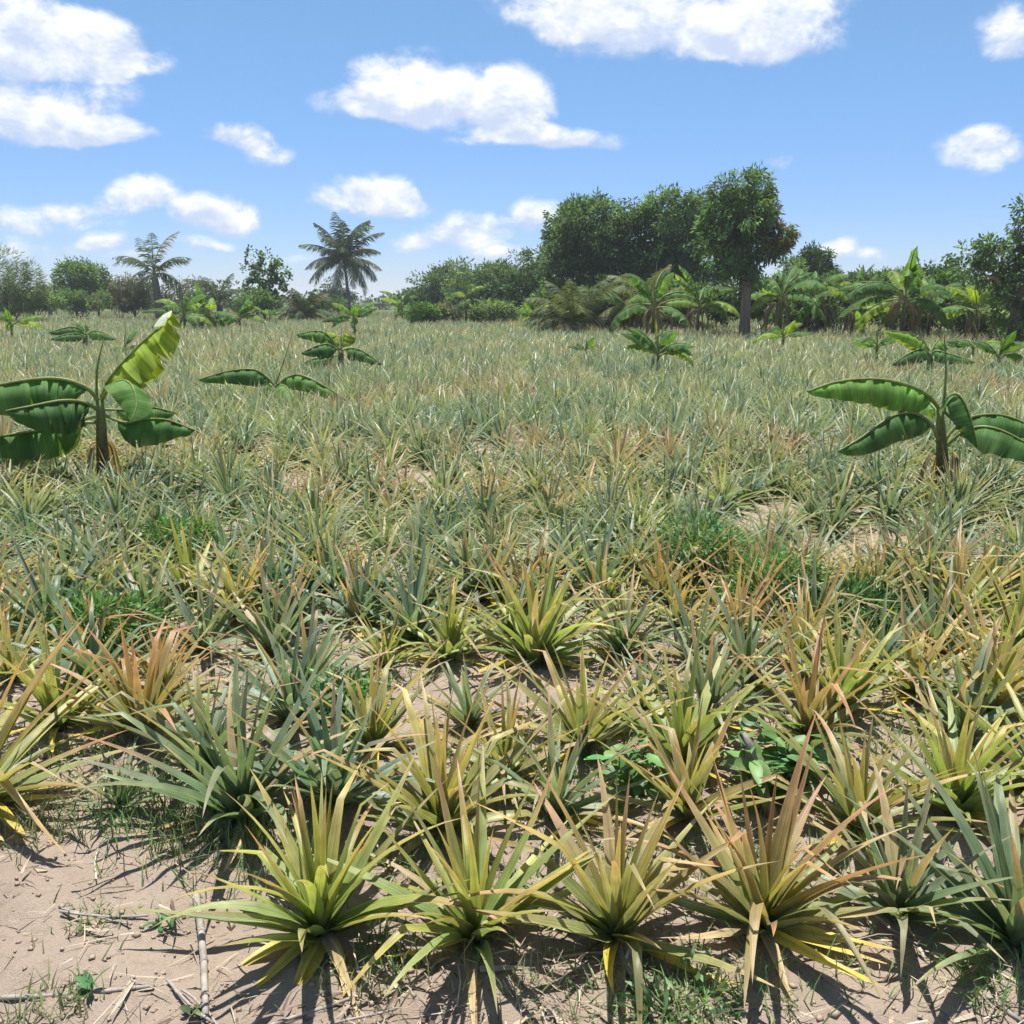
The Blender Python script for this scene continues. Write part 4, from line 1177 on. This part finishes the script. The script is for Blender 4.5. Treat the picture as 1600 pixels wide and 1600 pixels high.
r = np.random.default_rng(61)
n = 46000
a = r.uniform(-.62, .62, n)
edge_y = r.uniform(30, 105, n)
X = np.tan(a) * edge_y
lim = np.where(X < 22, 64 - 1.05 * np.maximum(0, X + 8), 32)
ok = edge_y > lim - 1.5
X, Y = X[ok], edge_y[ok]
cols = np.array([(.10, .15, .04), (.16, .17, .06), (.24, .20, .09)])[r.integers(0, 3, len(X))] * r.uniform(.8, 1.2, (len(X), 1))
blade_mesh('margin_grass', np.stack([X, Y, gh(X, Y)], 1), .45, .035, cols, r, 'rough green and dry grass along the far margin of the field', 'grass')

# ------------------------------------------------------------------ near ground: grass, weeds, litter, stalks
r = np.random.default_rng(62)
pl = np.array([[p[0], p[1]] for p in plants])
patches = [  # photo x, y, radius m, blades, height, green?
    (250, 1265, .26, 420, .12, 0), (330, 1300, .20, 300, .10, 1), (60, 1290, .18, 200, .09, 1), (150, 1440, .10, 90, .05, 1), (70, 1585, .10, 120, .07, 1),
    (600, 1480, .12, 110, .08, 0), (560, 1520, .14, 80, .07, 1), (830, 1560, .2, 120, .08, 1), (1010, 1580, .16, 260, .06, 2), (1090, 1545, .14, 200, .06, 2),
    (1220, 1560, .14, 60, .09, 0), (1490, 1520, .14, 60, .10, 0), (1560, 1540, .12, 60, .10, 0), (430, 1330, .2, 220, .10, 0), (650, 1330, .18, 160, .09, 0),
    (560, 1080, .25, 160, .11, 0), (300, 1080, .25, 150, .10, 0), (920, 1330, .22, 160, .10, 0), (1110, 880, .6, 1300, .26, 2), (1230, 930, .65, 1300, .24, 2), (1360, 960, .6, 900, .2, 2),
    (140, 960, .45, 700, .2, 0), (180, 1010, .3, 400, .18, 0), (760, 830, .9, 1300, .26, 0), (420, 880, .7, 800, .22, 0), (650, 900, .6, 700, .2, 0), (950, 840, .7, 900, .26, 0), (250, 800, .8, 600, .24, 0), (1000, 1180, .3, 260, .12, 0), (820, 1200, .3, 240, .11, 0), (1420, 1180, .3, 240, .12, 0), (1290, 1330, .25, 200, .1, 0), (1100, 1340, .2, 160, .1, 0), (120, 1180, .3, 240, .12, 0), (1480, 700, .9, 300, .25, 0),
]
GC = [np.array((.12, .22, .07)), np.array((.19, .23, .11)), np.array((.18, .29, .11))]
pts, cl, hs = [], [], []
for (x, y, rad, n, h, g) in patches:
    c0 = on_ground(x, y)
    q = c0[:2] + r.normal(0, rad * .55, (n, 2))
    pts.append(q); cl.append(GC[g] * r.uniform(.7, 1.3, (n, 1)) * (1 + r.normal(0, .06, (n, 3)))); hs.append(np.full(n, h))
# a thin sprinkle between the plants
n = 30000
yy_ = 1.8 + 10 * r.random(n) ** .75
xx_ = r.uniform(-1, 1, n) * (yy_ * .6 + .3)
k = fbm(xx_ * .8, yy_ * .8, 9, 3) > .47
k &= ~((xx_ < -.45) & (yy_ < 2.45) & (r.random(n) < .8))
q = np.stack([xx_[k], yy_[k]], 1)
pts.append(q); cl.append(np.where(r.random((len(q), 1)) < .6, GC[0], (.24, .21, .11)) * r.uniform(.7, 1.3, (len(q), 1))); hs.append(np.full(len(q), .09))
q = np.concatenate(pts); cl = np.concatenate(cl); hs = np.concatenate(hs)
blade_mesh('grass', np.concatenate([q, gf(q[:, 0], q[:, 1])[:, None] - .004], 1), hs, .0055, cl, r, 'thin green grass sprouting between the pineapples', 'grass')

# straw and leaf litter
def litter(n, seed, lo, hi):
    r = np.random.default_rng(seed)
    y = lo + (hi - lo) * r.random(n) ** 1.2
    x = r.uniform(-1, 1, n) * (y * .6 + .2)
    open_ = (x < -.42) & (y < 2.5)
    kp = (~open_ | (r.random(n) < .3)) & (fbm(x * 1.7, y * 1.7, 51, 3) + r.normal(0, .09, n) > .44)
    x, y = x[kp], y[kp]; n = len(x)
    z = gf(x, y) - .006
    az_ = r.uniform(0, 6.28, n)
    L = r.gamma(2.2, .028, n) + .015
    W = r.uniform(.0018, .0055, n) * np.where(r.random(n) < .12, 3.2, 1)
    c = np.array([(.40, .32, .22), (.50, .43, .33), (.24, .18, .13), (.14, .105, .08), (.33, .27, .20)])[r.integers(0, 5, n)] * r.uniform(.8, 1.15, (n, 1))
    V, F1, C, UV = batch_leaves(np.stack([x, y, z + r.uniform(.012, .03, n)], 1), az_, np.radians(r.normal(0, 7, n)), L, W, np.radians(r.normal(0, 14, n)), r.normal(0, .35, n), np.full(n, .3), r.normal(0, .5, n), 2, 3, c, c, c)
    k = V.shape[1] * V.shape[2]
    F = (F1[None] + (np.arange(n) * k)[:, None, None]).reshape(-1, 4)
    return V.reshape(-1, 3), F, C.reshape(-1, 3)
V, F, C = litter(14000, 71, 1.55, 6.5)
tag(mesh('straw_litter', V, F, M_STRAW, None, C), 'scattered dry straw and leaf bits lying on the sandy soil', 'litter', kind='stuff')

def clods(n, seed):
    r = np.random.default_rng(seed)
    y = 1.6 + 4.2 * r.random(n) ** 1.4
    x = r.uniform(-1, 1, n) * (y * .6 + .2)
    s = r.gamma(1.3, .0026, n) + .0022
    oct_ = np.array([(1, 0, 0), (-1, 0, 0), (0, 1, 0), (0, -1, 0), (0, 0, 1), (0, 0, -1)], float)
    V = oct_[None] * s[:, None, None] * r.uniform(.6, 1.3, (n, 6, 1)) * np.array([1, 1, .7])
    th = r.uniform(0, 6.28, n); c, sn = np.cos(th)[:, None], np.sin(th)[:, None]
    V = np.stack([V[..., 0] * c - V[..., 1] * sn, V[..., 0] * sn + V[..., 1] * c, V[..., 2]], -1)
    V += np.stack([x, y, gf(x, y) + .0015], 1)[:, None]
    f = np.array([(0, 2, 4), (2, 1, 4), (1, 3, 4), (3, 0, 4), (2, 0, 5), (1, 2, 5), (3, 1, 5), (0, 3, 5)])
    F = (f[None] + (np.arange(n) * 6)[:, None, None]).reshape(-1, 3)
    return V.reshape(-1, 3), F
V, F = clods(3200, 72)
tag(mesh('soil_crumbs', V, F, M_CLOD, None), 'small crumbs of dry earth on the bare soil', 'soil', kind='stuff')

def stalk(p0, p1, rad, label, nodes=0, lift=.012, name='dry_stalk', mat=None, seed=0):
    rad *= .82
    r = np.random.default_rng(seed)
    a, b = on_ground(*p0), on_ground(*p1)
    a[2], b[2] = g1(a[0], a[1]) + lift, g1(b[0], b[1]) + lift
    root = empty(name, a)
    tag(root, label, 'dry stalk', 'dry stalks lying on the sand')
    k = 9
    t = np.linspace(0, 1, k)[:, None]
    S = (b - a) * t + np.sin(t * pi) * np.linalg.norm(b - a) * r.normal(0, .02, 3) * np.array([1, 1, .15]); S[1:-1] += r.normal(0, .0009, (k - 2, 3))
    V, F = tube(S, np.linspace(rad, rad * .8, k), 8)
    mesh('shaft', V, F, mat or M_STALK, root)
    for i in range(nodes):
        f = (i + r.uniform(.25, .8)) / nodes
        c = S[min(k - 1, int(round(f * (k - 1))))]; d = (b - a) / np.linalg.norm(b - a)
        V, F = tube([c - d * .006, c - d * .002, c + d * .002, c + d * .006], np.array([.94, 1.1, 1.1, .94]) * rad, 8)
        mesh('node', V, F, M_WOOD, root)
    return root
stalk((306, 1395), (322, 1598), .0125, 'thick grey jointed stalk lying towards the viewer beside the front plant', 4, .010, seed=1)
stalk((-20, 1562), (242, 1550), .0075, 'long pale stick lying crosswise below the tiny seedling', 2, .010, seed=2)
stalk((95, 1432), (232, 1436), .0045, 'pale thin straw stalk lying across the bare sand', 0, .010, seed=3)
stalk((98, 1428), (205, 1448), .0035, 'thinner straw crossing the pale straw on the sand', 0, .010, seed=4)
stalk((262, 1538), (335, 1612), .005, 'short pale stick slanting beside the thick jointed stalk', 0, .010, seed=5)
stalk((285, 1555), (345, 1618), .004, 'thinner slanting stick next to the short pale one', 0, .010, seed=6)
stalk((395, 1612), (560, 1552), .006, 'long straw slanting below the first front-row pineapple', 1, .010, seed=7)
stalk((420, 1618), (620, 1572), .0045, 'lower long straw parallel to the slanting one', 0, .010, seed=8)
stalk((1535, 1552), (1600, 1598), .008, 'brown stick at the corner past the last bare soil', 0, .010, mat=M_WOOD, seed=9)
stalk((1255, 1490), (1330, 1500), .004, 'dark twig under the red-tipped pineapple', 0, .010, mat=M_WOOD, seed=10)
stalk((840, 1500), (960, 1478), .004, 'thin twig in the shade between front-row plants', 0, .010, mat=M_STALK, seed=11)
stalk((1010, 1475), (1150, 1500), .0045, 'pale straw lying under the orange-tan pineapple', 0, .010, seed=12)

# the grey weathered stump
def stump():
    b = on_ground(1206, 1268); b[2] = g1(b[0], b[1])
    root = empty('wooden_stump', b)
    tag(root, 'grey weathered stick of wood leaning up out of the broadleaf weed', 'stump')
    top = at_depth(1160, 1146, b[1] + .06) - b
    k = 8
    t = np.linspace(0, 1, k)[:, None]
    r = np.random.default_rng(4)
    S = top * t; S[1:-1] += r.normal(0, .004, (k - 2, 3))
    V, F = tube(S, np.array([.021, .020, .019, .022, .018, .020, .016, .012]), 9)
    V = V + r.normal(0, .0028, V.shape)
    mesh('shaft', V, F, M_WOOD, root)
stump()

# weeds
def leaf_blade(L, W, r, bend=.5, seg=5):
    t = np.linspace(0, 1, seg + 1)
    w = W * .5 * np.sin(pi * np.clip(t * .94 + .03, 0, 1)) ** .8
    x = L * t; z = -bend * L * t ** 2 * .5
    V = np.stack([np.stack([x, w, z + w * .25], 1), np.stack([x, 0 * x, z], 1), np.stack([x, -w, z + w * .25], 1)], 1)
    i = np.arange(seg)[:, None] * 3 + np.arange(2)[None]
    F = np.stack([i, i + 1, i + 4, i + 3], -1).reshape(-1, 4)
    return V.reshape(-1, 3), F

def rot(V, az_, el_, roll=0):
    c, s = cos(roll), sin(roll); V = np.stack([V[:, 0], V[:, 1] * c - V[:, 2] * s, V[:, 1] * s + V[:, 2] * c], 1)
    c, s = cos(el_), sin(el_); V = np.stack([V[:, 0] * c - V[:, 2] * s, V[:, 1], V[:, 0] * s + V[:, 2] * c], 1)
    c, s = cos(az_), sin(az_); return np.stack([V[:, 0] * c - V[:, 1] * s, V[:, 0] * s + V[:, 1] * c, V[:, 2]], 1)

def weed(label, px_, py_, stems, height, leafL, leafW, col, seed, per=9, name='weed_plant', spread=.2):
    r = np.random.default_rng(seed)
    b = on_ground(px_, py_); b[2] = g1(b[0], b[1])
    root = empty(name, b)
    tag(root, label, 'weed', 'weeds growing between the pineapples')
    for s in range(stems):
        a = r.uniform(0, 6.28); sp_ = spread * sqrt(r.random()); h = height * r.uniform(.6, 1.1)
        base = np.array([cos(a) * sp_ * .5, sin(a) * sp_ * .5, -.01]); top = np.array([cos(a) * sp_ * 1.2, sin(a) * sp_ * 1.2, h])
        S = spline([base, base * .6 + top * .4 + r.normal(0, .01, 3), top], 6)
        V, F = tube(S, np.linspace(.004, .0018, 6), 5)
        mesh('stem', V, F, M_WEED, root, np.broadcast_to((.14, .20, .06), (len(V), 3)))
        for i in range(per):
            f = .25 + .75 * (i + .5) / per
            p = S[int(f * 5)] + (S[min(5, int(f * 5) + 1)] - S[int(f * 5)]) * (f * 5 % 1)
            V, F = leaf_blade(leafL * r.uniform(.7, 1.15), leafW * r.uniform(.8, 1.15), r, r.uniform(.2, 1.1))
            V = rot(V, i * 2.4 + a + r.normal(0, .3), radians(r.uniform(-5, 55)), r.normal(0, .3)) + p
            c = np.array(col) * r.uniform(.7, 1.3) * (1 + r.normal(0, .12, 3) * np.array([1.2, .4, .6]))
            mesh('leaf', V, F, M_WEED, root, np.broadcast_to(c, (len(V), 3)))
    return root
weed('broadleaf weed clump with bright green leaves round the grey stump', 1228, 1238, 15, .22, .095, .046, (.15, .27, .085), 801, 8, spread=.17)
weed('broadleaf weed beside the upright green pineapple near the stump', 985, 1235, 6, .20, .085, .036, (.14, .26, .08), 802, 7, spread=.10)
weed('tiny four-leaved seedling on the bare sand by the pale stick', 152, 1556, 1, .035, .05, .022, (.075, .20, .07), 803, 7, 'seedling', spread=.01)
weed('small green sprout on the sand near the jointed stalk', 258, 1440, 2, .03, .04, .012, (.07, .18, .06), 804, 6, 'seedling', spread=.02)
weed('green leafy weed at the lower end of the jointed stalk', 296, 1592, 1, .03, .035, .014, (.10, .17, .06), 805, 6, 'seedling', spread=.02)

def feathery_weed(label, px_, py_, n, h, rad, col, seed):
    r = np.random.default_rng(seed)
    b = on_ground(px_, py_); b[2] = g1(b[0], b[1])
    root = empty('weed_plant', b)
    tag(root, label, 'weed', 'weeds growing between the pineapples')
    st = []
    for i in range(7):
        a = r.uniform(0, 6.28)
        S = spline([(0, 0, 0), (cos(a) * rad * .3, sin(a) * rad * .3, h * .5), (cos(a) * rad * .8, sin(a) * rad * .8, h * r.uniform(.7, 1))], 5)
        st.append(tube(S, np.linspace(.005, .002, 5), 5))
    V, F, _ = join(st)
    mesh('stem', V, F, M_WEED, root, np.broadcast_to((.12, .19, .06), (len(V), 3)))
    E = [(0, 0, h * .55, rad, rad, h * .55), (rad * .5, .05, h * .4, rad * .6, rad * .6, h * .4), (-rad * .5, -.05, h * .45, rad * .6, rad * .6, h * .4)]
    V, F, C = crown_mesh(E, n, 14, .045, .013, col, r, spread=.055, shell=(.35, 1.0), droop=.2, jitter=.2, zlow=.01)
    mesh('foliage', V, F, M_WEED, root, C)
    return root
VG = (.15, .29, .095)
feathery_weed('feathery bright green weed clump in the weedy hollow, farther one', 1095, 905, 210, .32, .26, VG, 811)
feathery_weed('feathery green weed clump in the middle of the weedy hollow', 1215, 945, 210, .30, .26, VG, 812)
feathery_weed('green weed clump behind the pink-tipped pineapple', 1345, 975, 140, .20, .24, (.07, .16, .05), 813)
feathery_weed('dark green weed clump between the tall blue-green and crimson-tipped pineapples', 170, 1015, 220, .24, .22, VG, 814)
feathery_weed('green weed clump beside the pink-tan tipped pineapple', 285, 870, 160, .22, .2, VG, 815)
feathery_weed('low green weed by the bright green small pineapple', 545, 1120, 90, .16, .12, VG, 816)
feathery_weed('pale feathery weed low on the sand under the orange-tan pineapple', 1060, 1590, 12, .045, .10, (.19, .27, .12), 817)

# ------------------------------------------------------------------ the air
m, nt = new_mat('haze_air')
pv = N(nt, 'ShaderNodeVolumePrincipled', {'Color': (.92, .95, 1.0, 1), 'Density': .0007, 'Anisotropy': .2})
N(nt, 'ShaderNodeOutputMaterial', {'Volume': pv.outputs[0]})
hx, hy0, hy1, hz0, hz1 = 905, -305, 1505, -1.2, 8.6
V = [(x, y, z) for z in (hz0, hz1) for x, y in ((-hx, hy0), (hx, hy0), (hx, hy1), (-hx, hy1))]
F = [(3, 2, 1, 0), (4, 5, 6, 7), (0, 1, 5, 4), (1, 2, 6, 5), (2, 3, 7, 6), (3, 0, 4, 7)]
tag(mesh('haze', V, np.array(F), m, smooth=False), kind='stuff')
